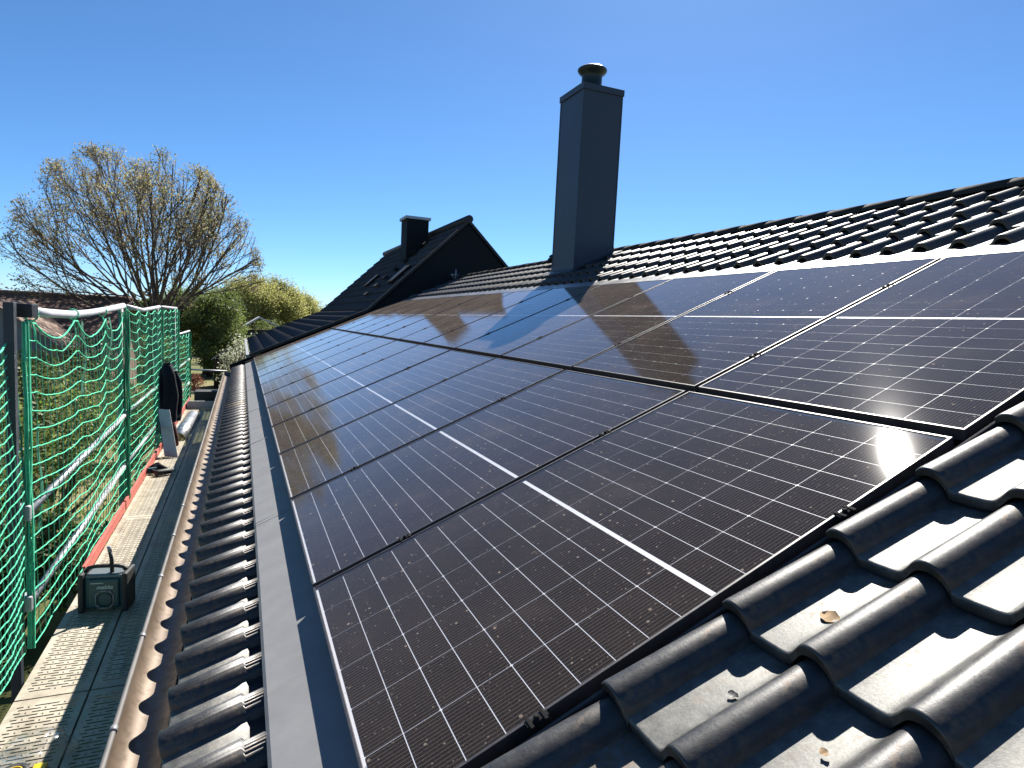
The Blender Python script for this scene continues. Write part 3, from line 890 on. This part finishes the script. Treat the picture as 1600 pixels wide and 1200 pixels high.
s.tube([RM @ Vector(p_) for p_ in ((-.125, 0, .25), (-.10, 0, .282), (-.06, 0, .29), (.06, 0, .29), (.10, 0, .282), (.125, 0, .25))], .013, 10); s.build("handle", M_RK, radio)
s = MB(); s.bbox((-.11, -.05, .225), (.11, .09, .246), .008, RM); s.build("top_tray", mat("grey_plastic", (.12, .14, .15), .3), radio)
s = MB(); hexp = [(.052 * c, .058 * d) for c, d in ((-1, -.55), (-.55, -1), (.55, -1), (1, -.55), (1, .55), (.55, 1), (-.55, 1), (-1, .55))]
for k in range(8):
    (a, b), (c, d) = hexp[k], hexp[(k + 1) % 8]
    s.tube([RM @ Vector((a + .012, -.071, b + .088)), RM @ Vector((c + .012, -.071, d + .088))], .0045, 6)
s.build("speaker_ring", mat("grey_ring", (.22, .22, .21), .5), rbody)
s = MB(); s.lathe([(.046, .0), (.044, -.006), (.03, .008), (.014, .012), (.012, .004), (0, .001)], (0, 0, 0), 24, 'Y')
s.v = [tuple(RM @ Vector((p_[0] + .012, p_[1] - .068, p_[2] + .088))) for p_ in s.v]; s.build("speaker_cone", M_RK, rbody)
s = MB(); s.bbox((-.07, -.0715, .196), (.005, -.067, .203), .001, RM); s.build("display_slot", mat("pale_print", (.35, .38, .38), .5), rbody)
s = MB(); s.tube([RM @ Vector((.035, .0, .24)), RM @ Vector((.03, .0, .34)), RM @ Vector((.022, .0, .385))], [.013, .012, .011], 10); ant = s.build("antenna", M_RK, radio)
s = MB(); s.tube([RM @ Vector((.022, .0, .385)), RM @ Vector((.015, .0, .425))], .0125, 10); s.build("antenna_tip", mat("antenna_grey", (.30, .29, .31), .4), ant)
cu = bpy.data.curves.new("lettering", 'FONT'); cu.body = "makita"; cu.size = .036; cu.shear = .25; cu.extrude = .0008; cu.offset = .0006; cu.align_x = 'CENTER'
to = bpy.data.objects.new("lettering_source", cu); COL.objects.link(to)
dg = bpy.context.evaluated_depsgraph_get()
me_t = bpy.data.meshes.new_from_object(to.evaluated_get(dg)); bpy.data.objects.remove(to)
me_t.materials.clear(); me_t.materials.append(mat("print_white", (.45, .5, .5), .5))
me_t.transform(RM @ Matrix.Translation((.012, -.0695, .160)) @ Matrix.Rotation(math.radians(90), 4, 'X')); link("lettering", me_t, rbody)

# ------------------------------------------------------------------ things left on the deck
M_NAVY = varied("navy_cloth", (.008, .009, .014), (.016, .017, .024), 7, (.8, .9), 0, .2)
jk = thing("jacket", "dark navy work jacket hanging on the scaffold net", "jacket", (-1.22, 9.15, .2))
def cloth(prof, c, seed, nf=5, amp=.18, n=28, rows=26):
    b = MB(); rnd = random.Random(seed); ph = rnd.uniform(0, 6)
    def at(z):
        for (z0, a0, b0, x0, y0), (z1, a1, b1, x1_, y1) in zip(prof, prof[1:]):
            if z1 <= z <= z0:
                f = (z0 - z) / (z0 - z1); return [p_ + (q_ - p_) * f for p_, q_ in ((a0, a1), (b0, b1), (x0, x1_), (y0, y1))]
    for r_ in range(rows + 1):
        z = prof[0][0] + (prof[-1][0] - prof[0][0]) * r_ / rows
        A, B, ox, oy = at(max(min(z, prof[0][0]), prof[-1][0]))
        for k in range(n):
            w_ = 2 * math.pi * k / n
            f = 1 + amp * math.sin(nf * w_ + ph + 1.5 * math.sin(z * 5)) * min(1, r_ / 5) + .08 * noise.noise(Vector((math.cos(w_) * 2, math.sin(w_) * 2, z * 6 + seed)))
            b.v.append((c[0] + ox + A * f * math.cos(w_), c[1] + oy + B * f * math.sin(w_), c[2] + z))
    for r_ in range(rows):
        for k in range(n):
            b.f.append((r_*n + k, r_*n + (k+1) % n, (r_+1)*n + (k+1) % n, (r_+1)*n + k)); b.sm.append(True)
    b.f.append(tuple(range(n))); b.sm.append(True)
    b.f.append(tuple(rows * n + k for k in reversed(range(n)))); b.sm.append(True)
    return b
jc = (-1.21, 9.1, .2)
cloth([(0, .035, .045, 0, 0), (-.04, .065, .08, 0, 0), (-.15, .10, .13, 0, 0), (-.5, .13, .16, .02, 0), (-.78, .13, .17, .03, 0), (-.84, .12, .16, .03, 0)], jc, 2).build("jacket_body", M_NAVY, jk)
cloth([(-.12, .03, .04, -.06, -.06), (-.25, .06, .06, -.10, -.10), (-.6, .055, .06, -.11, -.12), (-.95, .045, .05, -.09, -.10), (-1.0, .045, .045, -.09, -.1)], jc, 5, 4, .12, 18, 20).build("sleeve", M_NAVY, jk)
cloth([(-.12, .03, .04, .09, .02), (-.25, .06, .06, .12, .02), (-.55, .055, .06, .14, .04), (-.80, .045, .05, .13, .04)], jc, 6, 4, .12, 18, 20).build("sleeve", M_NAVY, jk)
s = MB(); s.tube([(jc[0], jc[1], jc[2] - .02), (jc[0] - .06, jc[1], jc[2] + .05), (jc[0] - .11, jc[1] + .05, jc[2] + .07)], .006, 6); s.build("hanging_loop", M_NAVY, jk)
# grey sheet leaning on the net
s = MB()
q = [Vector((-1.02 - .17, 8.55, DZ + .003)), Vector((-1.0 - .02, 8.45, DZ + .003)), Vector((-1.22 + .07, 8.75, DZ + .62)), Vector((-1.22 - .08, 8.85, DZ + .62))]
nn = (q[1] - q[0]).cross(q[3] - q[0]).normalized() * .006
s.add([*q, *[k + nn for k in q]], [(3, 2, 1, 0), (4, 5, 6, 7), (0, 1, 5, 4), (1, 2, 6, 5), (2, 3, 7, 6), (3, 0, 4, 7)])
s.build("sheet_offcut", varied("pale_sheet", (.33, .33, .33), (.4, .4, .4), 6, (.5, .6), .2), label="pale grey sheet metal offcut leaning on the net below the jacket", cat="sheet")
cloth([(.34, .03, .03, 0, 0), (.30, .05, .06, 0, 0), (.15, .08, .10, 0, 0), (.02, .085, .11, 0, 0), (0, .08, .1, 0, 0)], (-1.17, 9.35, DZ), 9, 5, .1, 22, 14).build("tool_bag", varied("maroon_bag", (.05, .012, .01), (.08, .02, .015), 9, (.7, .8)), label="dark maroon cloth bag on the deck behind the leaning sheet", cat="bag")
# silver half pipe lying on the deck
s = MB()
Tp = lambda a, b, t: (-1.13 + a + (t - 9.6) * .02, t, DZ + .005 + b)
pf = [(.115 * math.cos(math.pi * i / 14), .115 * math.sin(math.pi * i / 14)) for i in range(15)] + [(.111 * math.cos(math.pi * i / 14), .111 * math.sin(math.pi * i / 14)) for i in reversed(range(15))]
s.sweep(pf, Tp, 9.75, 12.2, closed=True, ends=True, smooth=True)
s.build("half_pipe", varied("bright_zinc", (.45, .46, .48), (.55, .56, .58), 6, (.25, .35), .9), label="silver half round gutter length lying upside down on the deck", cat="gutter")
# cordless drill
dr = thing("cordless_drill", "black cordless drill lying on its side on the deck boards", "drill", (-1.1, 7.55, DZ))
DM = Matrix.Translation((-1.08, 7.45, DZ + .045)) @ Matrix.Rotation(math.radians(35), 4, 'Z')
s = MB(); s.tube([DM @ Vector(p_) for p_ in ((-.12, 0, 0), (-.09, 0, 0), (.06, 0, 0), (.075, 0, 0))], [.026, .036, .036, .028], 14); s.build("motor_body", M_RK, dr)
s = MB(); s.tube([DM @ Vector(p_) for p_ in ((.075, 0, 0), (.12, 0, 0), (.135, 0, 0))], [.022, .02, .01], 12); s.build("chuck", M_STEEL, dr)
s = MB(); s.tube([DM @ Vector(p_) for p_ in ((-.05, .02, 0), (-.07, .09, -.003), (-.075, .14, -.003))], [.024, .021, .023], 10); s.build("grip", M_RK, dr)
s = MB(); s.bbox((-.125, .135, -.035), (-.02, .185, .035), .01, DM); s.build("battery", M_RB, dr)
# dark glove pile
cloth([(.10, .02, .02, 0, 0), (.07, .06, .05, 0, 0), (.03, .10, .07, .01, 0), (0, .11, .08, 0, 0)], (-1.19, 7.72, DZ), 12, 4, .3, 22, 10).build("work_glove", M_NAVY, label="crumpled dark work gloves heaped beside the cordless drill", cat="gloves")
# dark case at the far end
s = MB(); s.bbox((-1.14, 13.5, DZ), (-.70, 13.9, DZ + .34), .03)
s.build("tool_case", M_RK, label="dark lidded tool case at the garden end of the deck", cat="case")
# plastic bag and tape near the camera
def clear_material():
    m = bpy.data.materials.new("clear_plastic"); m.use_nodes = True; t = NT(m); t.t.nodes.remove(t.b)
    tr = t.n("ShaderNodeBsdfTransparent"); gl = t.n("ShaderNodeBsdfGlossy"); gl.inputs["Roughness"].default_value = .15
    lw = t.n("ShaderNodeLayerWeight"); lw.inputs[0].default_value = .25
    mx = t.n("ShaderNodeMixShader"); t.l(t.math('MULTIPLY', lw.outputs["Facing"], .6), mx.inputs[0]); t.l(tr.outputs[0], mx.inputs[1]); t.l(gl.outputs[0], mx.inputs[2])
    t.l(mx.outputs[0], t.o.inputs["Surface"]); return m
cloth([(.10, .02, .02, 0, 0), (.085, .08, .07, 0, 0), (.05, .13, .12, 0, 0), (.01, .15, .14, 0, 0), (0, .14, .13, 0, 0)], (-1.06, 2.12, DZ + .001), 4, 5, .12, 30, 12).build("plastic_bag", clear_material(), label="clear plastic bag lying on the sunlit plank around a tape roll", cat="bag")
tp = thing("tape_roll", "dark tape roll with yellow core inside the plastic bag", "tape", (-1.10, 1.965, DZ))
s = MB(); s.lathe([(.030, .003), (.055, .003), (.055, .045), (.030, .045), (.030, .003)], (-1.10, 1.965, DZ), 28); s.build("tape_winding", M_RK, tp)
s = MB(); s.lathe([(.026, .002), (.030, .002), (.030, .047), (.026, .047), (.026, .002)], (-1.10, 1.965, DZ), 28); s.build("tape_core", mat("yellow_core", (.55, .36, .02), .5), tp)
s = MB(); s.bbox((-1.045, 1.975, DZ + .002), (-.995, 2.03, DZ + .022), .006); s.build("bit_box", mat("yellow_plastic", (.6, .42, .02), .4), label="small yellow plastic bit box beside the tape roll", cat="box")

# leaf litter on the bare tiles
M_DRY = varied("dry_leaf", (.30, .20, .11), (.42, .30, .18), 60, (.8, .9), 0, .2)
def dry_leaf(v, u, h, size, name, label, cat, seed, m=M_DRY):
    rnd = random.Random(seed); b = MB(); n = 7
    rot = rnd.uniform(0, 6.28)
    for i in range(n):
        f = i / (n - 1); wd = size * .38 * math.sin(math.pi * min(1, f * .93 + .05)) ** .7
        for k in (-1, 0, 1):
            x = (f - .5) * size; y = k * wd * rnd.uniform(.8, 1.15)
            z = .002 + size * (.10 * abs(k) * rnd.uniform(.5, 1.3) + .04 * math.sin(f * 9 + seed) + .04)
            xr, yr = x * math.cos(rot) - y * math.sin(rot), x * math.sin(rot) + y * math.cos(rot)
            b.v.append(tuple(RP(v + xr, u + yr, h + z - .0055)))
    for i in range(n - 1):
        for k in range(2): b.f.append((i*3 + k, i*3 + k + 1, i*3 + k + 4, i*3 + k + 3)); b.sm.append(True)
    b.build(name, m, label=label, cat=cat)
dry_leaf(.985, -.195, -.034, .045, "dry_leaf", "curled brown leaf lying on a sunlit tile pan", "leaf", 3)
dry_leaf(.62, -.24, -.030, .022, "seed_husk", "small pale husk on the tile nearest the panel corner", "husk", 5)
dry_leaf(.70, -.205, -.034, .024, "bark_flake", "thin dark curved flake on a tile pan", "flake", 6, M_RK)
dry_leaf(.72, -.40, -.034, .018, "dry_leaf", "tiny brown leaf scrap low on the bare tiles", "leaf", 8)
dry_leaf(.98, -.325, -.034, .014, "dry_leaf", "tiny leaf crumb at the edge of a tile shadow", "leaf", 9)

# small heap of tile shards by the chimney and a bracket on the roof
sh = MB(); rnd = random.Random(4)
for i in range(14):
    v, u = 4.95 + rnd.gauss(0, .05), 8.05 + rnd.gauss(0, .16)
    m = Matrix.Translation(RP(v, u, .04 + rnd.uniform(0, .09))) @ Matrix.Rotation(rnd.uniform(0, 6), 4, Vector((rnd.random(), rnd.random(), rnd.random() + .1)))
    sh.bbox((-.07, -.05, -.01), (.07, .05, .01), .004, m)
sh.build("tile_shards", M_TILE, label="small heap of broken dark tile pieces on the ridge beside the chimney", cat="rubble")
s = MB()
b0 = RP(4.95, 13.75, -.02)
s.tube([b0, b0 + Vector((0, 0, .26))], .02, 8); s.tube([b0 + Vector((-.12, 0, .13)), b0 + Vector((.08, 0, .13))], .018, 8); s.tube([b0 + Vector((0, 0, .02)), b0 + Vector((-.12, 0, .13))], .012, 6)
s.build("roof_bracket", M_ZINC, label="pale metal bracket standing at the foot of the black gable", cat="bracket")

# ------------------------------------------------------------------ trees and garden
def leaves(b, c, rad, n, size, rnd, flat=1.0, shell=.35):
    for _ in range(n):
        while True:
            p_ = Vector((rnd.uniform(-1, 1), rnd.uniform(-1, 1), rnd.uniform(-1, 1)))
            if shell < p_.length < 1: break
        p_ = Vector((c[0] + p_.x * rad[0], c[1] + p_.y * rad[1], c[2] + p_.z * rad[2]))
        a = Vector((rnd.gauss(0, 1), rnd.gauss(0, 1), rnd.gauss(0, 1) * flat)).normalized()
        d = a.orthogonal().normalized(); d.rotate(Matrix.Rotation(rnd.uniform(0, 6.28), 3, a)); e = a.cross(d)
        sz = size * rnd.uniform(.6, 1.4)
        o = len(b.v)
        b.v += [tuple(p_ - d * sz), tuple(p_ + e * sz * .45), tuple(p_ + d * sz), tuple(p_ - e * sz * .45)]
        b.f.append((o, o + 1, o + 2, o + 3)); b.sm.append(False)
def shrub(name, label, cat, x, y, w, h, m, n=2600, size=.07, seed=1, group=None, clumps=16, z0=None, stems=True):
    rnd = random.Random(seed); z0 = gz(x, y) if z0 is None else z0
    t = thing(name, label, cat, (x, y, z0), group)
    b = MB(); st = MB()
    for i in range(clumps):
        a = rnd.uniform(0, 6.28); rr = math.sqrt(rnd.random()) * .75
        zz = rnd.uniform(.25, .88)
        k = math.sqrt(max(.15, 1 - (zz - .45) ** 2 * 2.6))
        c = (x + rr * k * w / 2 * math.cos(a), y + rr * k * w / 2 * math.sin(a), z0 + h * zz)
        cr = rnd.uniform(.16, .30)
        leaves(b, c, (w * cr, w * cr, h * cr * .75), n // clumps, size, rnd)
        if stems: st.tube([(x + rnd.gauss(0, .08), y + rnd.gauss(0, .08), z0 - .05), (x * .5 + c[0] * .5 + rnd.gauss(0, .05), y * .5 + c[1] * .5, z0 + h * zz * .45), c], [.045 * h / 2.5, .03 * h / 2.5, .008], 5)
    if stems: st.build("stem", M_BARK, t)
    b.build("foliage", m, t)
    return t
def grow(b, tips, p, d, length, r, level, maxlev, rnd, env, up=.12, nchild=(5, 8), curve=.25, spread=(.45, .95)):
    nseg = (9, 6, 4, 3)[min(level, 3)]
    pts = [p.copy()]; rs = [r]; cur = p.copy(); dd = d.copy()
    for i in range(nseg):
        dd = (dd + Vector((rnd.gauss(0, curve), rnd.gauss(0, curve), rnd.gauss(0, curve) + up)) * .5).normalized()
        cur = cur + dd * (length / nseg)
        pts.append(cur.copy()); rs.append(r * (1 - .75 * (i + 1) / nseg) + .003)
        if env and env(cur) > .93: break
    b.tube(pts, rs, 6 if level < 2 else (4 if level < 3 else 3), caps=False)
    if level >= maxlev or len(pts) < 3:
        tips.append((pts[-1], dd)); tips.append((pts[len(pts) // 2], dd)); return
    k = rnd.randint(*nchild)
    for i in range(k):
        f = .22 + .76 * (i + rnd.random()) / k
        q = f * (len(pts) - 1); j = min(int(q), len(pts) - 2); pos = pts[j].lerp(pts[j + 1], q - j)
        t = (pts[j + 1] - pts[j]).normalized()
        side = t.orthogonal().normalized(); side.rotate(Matrix.Rotation(rnd.uniform(0, 6.28), 3, t))
        ang = rnd.uniform(*spread)
        nd = (t * math.cos(ang) + side * math.sin(ang)).normalized()
        if env and env(pos) > .93: continue
        grow(b, tips, pos, nd, length * rnd.uniform(.38, .58) * (1.15 - .45 * f), max(.004, rs[j] * .55), level + 1, maxlev, rnd, env, up, nchild, curve, spread)
    tips.append((pts[-1], dd))
def bare_tree(name, label, x, y, height, crown_r, seed, limbs=11, trunk_r=.34, budn=3, bud=.06, m=M_BUD, maxlev=3, nchild=(6, 9), fork=.22, lean=(0, 0), thin=1.0, up=.10, curve=.20, spread=(.45, .95), tmax=62, jit=.10):
    rnd = random.Random(seed); z0 = gz(x, y)
    t = thing(name, label, "tree", (x, y, z0))
    b = MB(); tips = []
    zf = height * fork
    cz = z0 + height * .54
    env = lambda q: math.sqrt(((q.x - x - lean[0]) / crown_r) ** 2 + ((q.y - y - lean[1]) / crown_r) ** 2 + ((q.z - cz) / (height * .47)) ** 2)
    b.tube([(x, y, z0 - .1), (x + .05, y, z0 + zf * .5), (x, y, z0 + zf), (x + .05, y, z0 + zf * 1.28)], [trunk_r * 1.3, trunk_r, trunk_r * .9, trunk_r * .35], 10)
    br = MB()
    for i in range(limbs):
        a = 2 * math.pi * (i * .618) + rnd.uniform(-.2, .2)
        tilt = math.radians(4 + tmax * ((i + .5) / limbs) ** .8)
        d = Vector((math.cos(a) * math.sin(tilt), math.sin(a) * math.sin(tilt), math.cos(tilt)))
        st = Vector((x + .05, y, z0 + zf * rnd.uniform(.8, 1.2)))
        grow(br, tips, st, d, max(height * .62, crown_r) * rnd.uniform(.85, 1.1), trunk_r * rnd.uniform(.36, .5) * thin, 0, maxlev, rnd, env, up, nchild, curve, spread)
    b.build("trunk", M_BARK, t); br.build("limbs", M_BARK, t)
    lf = MB()
    for (p_, d) in tips:
        for _ in range(budn):
            leaves(lf, p_ + Vector((rnd.gauss(0, jit), rnd.gauss(0, jit), rnd.gauss(0, jit))), (.02, .02, .02), 1, bud, rnd, 1, 0)
    lf.build("crown", m, t)
    return t
bare_tree("budding_tree", "large spreading tree just coming into bud behind the net", -3.75, 30.7, 11.3, 5.1, 27, limbs=26, bud=.048, budn=3, nchild=(5, 7), thin=.42, up=.08, curve=.10, spread=(.28, .62), tmax=64, fork=.32, lean=(-.55, 0))
bare_tree("bare_tree", "bare tree half cut by the picture edge beside the big budding tree", -13.6, 33.0, 9.2, 4.2, 5, limbs=9, trunk_r=.25, budn=1, bud=.06)
bare_tree("garden_tree", "dense brownish young tree in the garden past the net end", -2.6, 48.0, 7.0, 2.8, 8, limbs=12, trunk_r=.16, budn=4, bud=.08, m=M_LEAF_M, fork=.15, jit=.25)
bare_tree("garden_tree", "thin twiggy tree between the budding tree and the dense young tree", -5.6, 52.0, 6.0, 3.4, 9, limbs=10, trunk_r=.16, budn=4, bud=.11, m=M_LEAF_M, fork=.15)
for i, (x, y, h, r_, lab) in enumerate(((.4, 74, 9.4, 3.2, "tallest pale yellow green willow beyond the garden"), (3.6, 76, 8.6, 3.0, "pale yellow green willow between the tall willow and the last one"), (7.6, 84, 7.6, 3.2, "last pale willow, partly behind the neighbouring dark roof"))):
    bare_tree("willow_tree", lab, x, y, h, r_, 31 + i, limbs=12, trunk_r=.2, budn=4, bud=.10, m=M_LEAF_Y, fork=.12, jit=.38, up=.16, spread=(.3, .7))
bare_tree("blossom_tree", "small white blossoming tree beside the neighbouring roof edge", -.2, 27.0, 4.0, .8, 40, limbs=8, trunk_r=.06, budn=5, bud=.045, m=M_LEAF_W, fork=.2, maxlev=2)
# shrubs below the net
sp = [(-4.2, 9.0, 3.4, 2.6, M_LEAF_M, "bright leafy shrub below the blue-grey post"), (-3.6, 13.0, 3.4, 3.0, M_LEAF_M, "broad green shrub seen through the first wide net"),
      (-6.3, 13.5, 4.0, 3.4, M_LEAF_D, "dark shrub behind the broad green one under the net rail"), (-8.2, 17.0, 5.0, 3.8, M_LEAF_M, "big mixed green shrub below the brown tiled house"),
      (-4.6, 18.5, 3.8, 2.9, M_LEAF_D, "dark rounded shrub behind the first steel post"), (-3.0, 19.5, 2.6, 2.4, M_LEAF_M, "light green shrub behind the second net"),
      (-5.8, 23.5, 4.2, 3.2, M_LEAF_D, "dark hedge-like shrub in front of the brown house wall"),
      (-9.5, 22.0, 4.6, 3.7, M_LEAF_D, "dark tall shrub at the corner of the brown house"), (-2.9, 8.2, 2.3, 1.9, M_LEAF_D, "low dark shrub close under the scaffold deck")]
for i, (x, y, w_, h, m, lab) in enumerate(sp):
    shrub("shrub", lab, "shrub", x, y, w_, h, m, 5200, .055, 50 + i, "shrubs below the scaffold")
shrub("red_shrub", "rounded reddish brown shrub on the lawn past the net end", "shrub", -2.5, 36.6, 1.0, 1.0, M_LEAF_R, 1500, .04, 71)
for i, (x, y, w_, h, m, lab) in enumerate(((-1.0, 38.6, 1.1, 1.0, M_LEAF_D, "dark clipped bush near the reddish shrub"), (-2.2, 46, 3.2, 2.9, M_LEAF_M, "olive thicket under the dense young tree"),
                                           (.2, 46, 3.4, 2.9, M_LEAF_M, "olive thicket behind the white blossom"), (-4.6, 41, 3.2, 3.2, M_LEAF_M, "green thicket behind the narrow net"), (2.2, 66, 6, 3.9, M_LEAF_M, "olive thicket below the willows"), (-1.2, 60, 5, 3.6, M_LEAF_M, "green thicket left standing before the willows"),
                                           (-7.0, 46, 5, 4.0, M_LEAF_D, "dark thicket behind the budding tree trunk"))):
    shrub("bush", lab.replace("left standing ", ""), "bush", x, y, w_, h, m, 4200, .085, 80 + i, "garden bushes")
# shed, hut, brown-roofed house
shd = thing("garden_shed", "small dark garden shed beyond the gutter end", "shed", (-.9, 39.5, GROUND))
s = MB(); s.box((-1.7, 39, GROUND), (-.3, 40.6, GROUND + 1.6)); s.build("shed_wall", varied("dark_timber", (.02, .016, .013), (.035, .028, .022), 5, (.7, .8)), shd)
s = MB(); s.sweep([(-1.85, GROUND + 1.55), (-1.0, GROUND + 2.15), (-.15, GROUND + 1.55), (-.15, GROUND + 1.61), (-1.0, GROUND + 2.22), (-1.85, GROUND + 1.61)], lambda a, b, t: (a, t, b), 38.8, 40.8, closed=True); s.build("shed_roof", M_SLATE, shd)
hut = thing("far_cottage", "small dark cottage with pale roof edge below the willows", "cottage", (1.6, 61, GROUND))
s = MB(); s.box((-.2, 60, GROUND), (3.6, 64, GROUND + 2.9)); s.build("cottage_wall", varied("tarred_wall", (.025, .022, .02), (.04, .036, .032), 3, (.7, .8)), hut)
s = MB(); s.sweep([(-.7, GROUND + 2.75), (1.2, GROUND + 4.0), (4.0, GROUND + 2.75), (4.0, GROUND + 2.9), (1.2, GROUND + 4.16), (-.7, GROUND + 2.9)], lambda a, b, t: (a, t, b), 59.5, 64.4, closed=True); s.build("cottage_roof", varied("pale_roof", (.40, .40, .40), (.5, .5, .5), 2, (.5, .6)), hut)
for xx in (.5, 1.9):
    s = MB(); s.box((xx, 59.97, GROUND + 1.7), (xx + .8, 60.02, GROUND + 2.5)); s.build("window", varied("pale_glass", (.3, .33, .36), (.4, .42, .45), 2, (.1, .2)), hut)
bh = thing("brown_roofed_house", "low house with brown tiled roof and pale gable behind the first net", "house", (-9, 29, GROUND))
BR_T = varied("brown_tile", (.13, .075, .052), (.18, .105, .075), 1.5, (.75, .85))
B_WALL = varied("brick_wall", (.16, .09, .065), (.21, .12, .09), 4, (.8, .9))
s = MB(); s.box((-15, 27.5, GROUND), (-4.9, 34, GROUND + 2.4)); s.build("house_wall", B_WALL, bh)
s = MB()
# ridge runs along X; slope towards the viewer, stepped courses
rows = 14
for k in range(rows):
    f0, f1 = k / rows, (k + 1) / rows
    ya, yb = 27.0 + 3.75 * f0, 27.0 + 3.75 * f1; za, zb_ = GROUND + 2.25 + 2.45 * f0, GROUND + 2.25 + 2.45 * f1
    ncol = 52
    o = len(s.v); line = []
    for c in range(ncol * 3 + 1):
        line.append((-15.4 + 10.8 * c / (ncol * 3), (.0, .022, .016)[c % 3]))
    n = len(line)
    for (yy, zz, ex) in ((ya, za, -.02), (ya, za + .018, 1), (yb, zb_, 1)):
        for (xx, hh) in line: s.v.append((xx, yy - (hh if ex == 1 else 0) * .4, zz + (hh if ex == 1 else 0) * .8))
    for q_ in range(2):
        for i in range(n - 1): s.f.append((o + q_*n + i, o + q_*n + i + 1, o + (q_+1)*n + i + 1, o + (q_+1)*n + i)); s.sm.append(False)
brf = s.build("roof", BR_T, bh)
s = MB(); s.add([(-15.4, 34.5, GROUND + 2.25), (-4.6, 34.5, GROUND + 2.25), (-4.6, 30.76, GROUND + 4.7), (-15.4, 30.76, GROUND + 4.7)], [(0, 1, 2, 3)]); s.build("back_roof", BR_T, bh)
s = MB(); s.tube([(-15.4, 30.76, GROUND + 4.72), (-4.6, 30.76, GROUND + 4.72)], .11, 8); s.build("ridge", BR_T, brf)
s = MB(); s.add([(-4.9, 27.5, GROUND + 2.4), (-4.9, 34, GROUND + 2.4), (-4.9, 30.76, GROUND + 4.6)], [(0, 1, 2)]); s.build("end_gable", B_WALL, bh)
# cross gable towards the scaffold
s = MB(); gx, gy = -8.0, 25.4
s.add([(gx - 1.7, gy, GROUND), (gx + 1.7, gy, GROUND), (gx + 1.7, gy, GROUND + 3.0), (gx, gy, GROUND + 4.25), (gx - 1.7, gy, GROUND + 3.0),
       (gx - 1.7, 28, GROUND), (gx + 1.7, 28, GROUND), (gx + 1.7, 28, GROUND + 3.0), (gx, 29.5, GROUND + 4.25), (gx - 1.7, 28, GROUND + 3.0)],
      [(0, 1, 2, 3, 4), (1, 6, 7, 2), (5, 0, 4, 9)]); s.build("cross_gable", varied("grey_boarding", (.22, .21, .2), (.28, .27, .26), 3, (.7, .8)), bh)
for sg in (-1, 1):
    s = MB(); q = [Vector((gx + sg * 2.1, gy - .35, GROUND + 2.75)), Vector((gx, gy - .35, GROUND + 4.33)), Vector((gx, 30.2, GROUND + 4.33)), Vector((gx + sg * 2.1, 28.6, GROUND + 2.75))]
    up = Vector((0, 0, .10)); s.add([*q, *[k + up for k in q]], [(0, 1, 2, 3), (7, 6, 5, 4), (0, 4, 5, 1), (1, 5, 6, 2), (2, 6, 7, 3), (3, 7, 4, 0)])
    s.build("gable_roof", varied("buff_tile", (.22, .14, .10), (.28, .18, .13), 2, (.7, .8)), brf)
# far woodland along the horizon
b = MB(); rnd = random.Random(77)
for i in range(150):
    a = math.radians(rnd.uniform(-32, 48)); d = rnd.uniform(150, 260)
    x, y = math.sin(a) * d, math.cos(a) * d; z0 = gz(x, y); h = rnd.uniform(5, 8.5); w_ = rnd.uniform(4, 9)
    leaves(b, (x, y, z0 + h * .5), (w_, w_, h * .5), 260, .55, rnd, 1, .2)
b.build("far_woodland", M_LEAF_B, label="distant brown green woodland along the horizon", cat="woodland", kind="stuff")
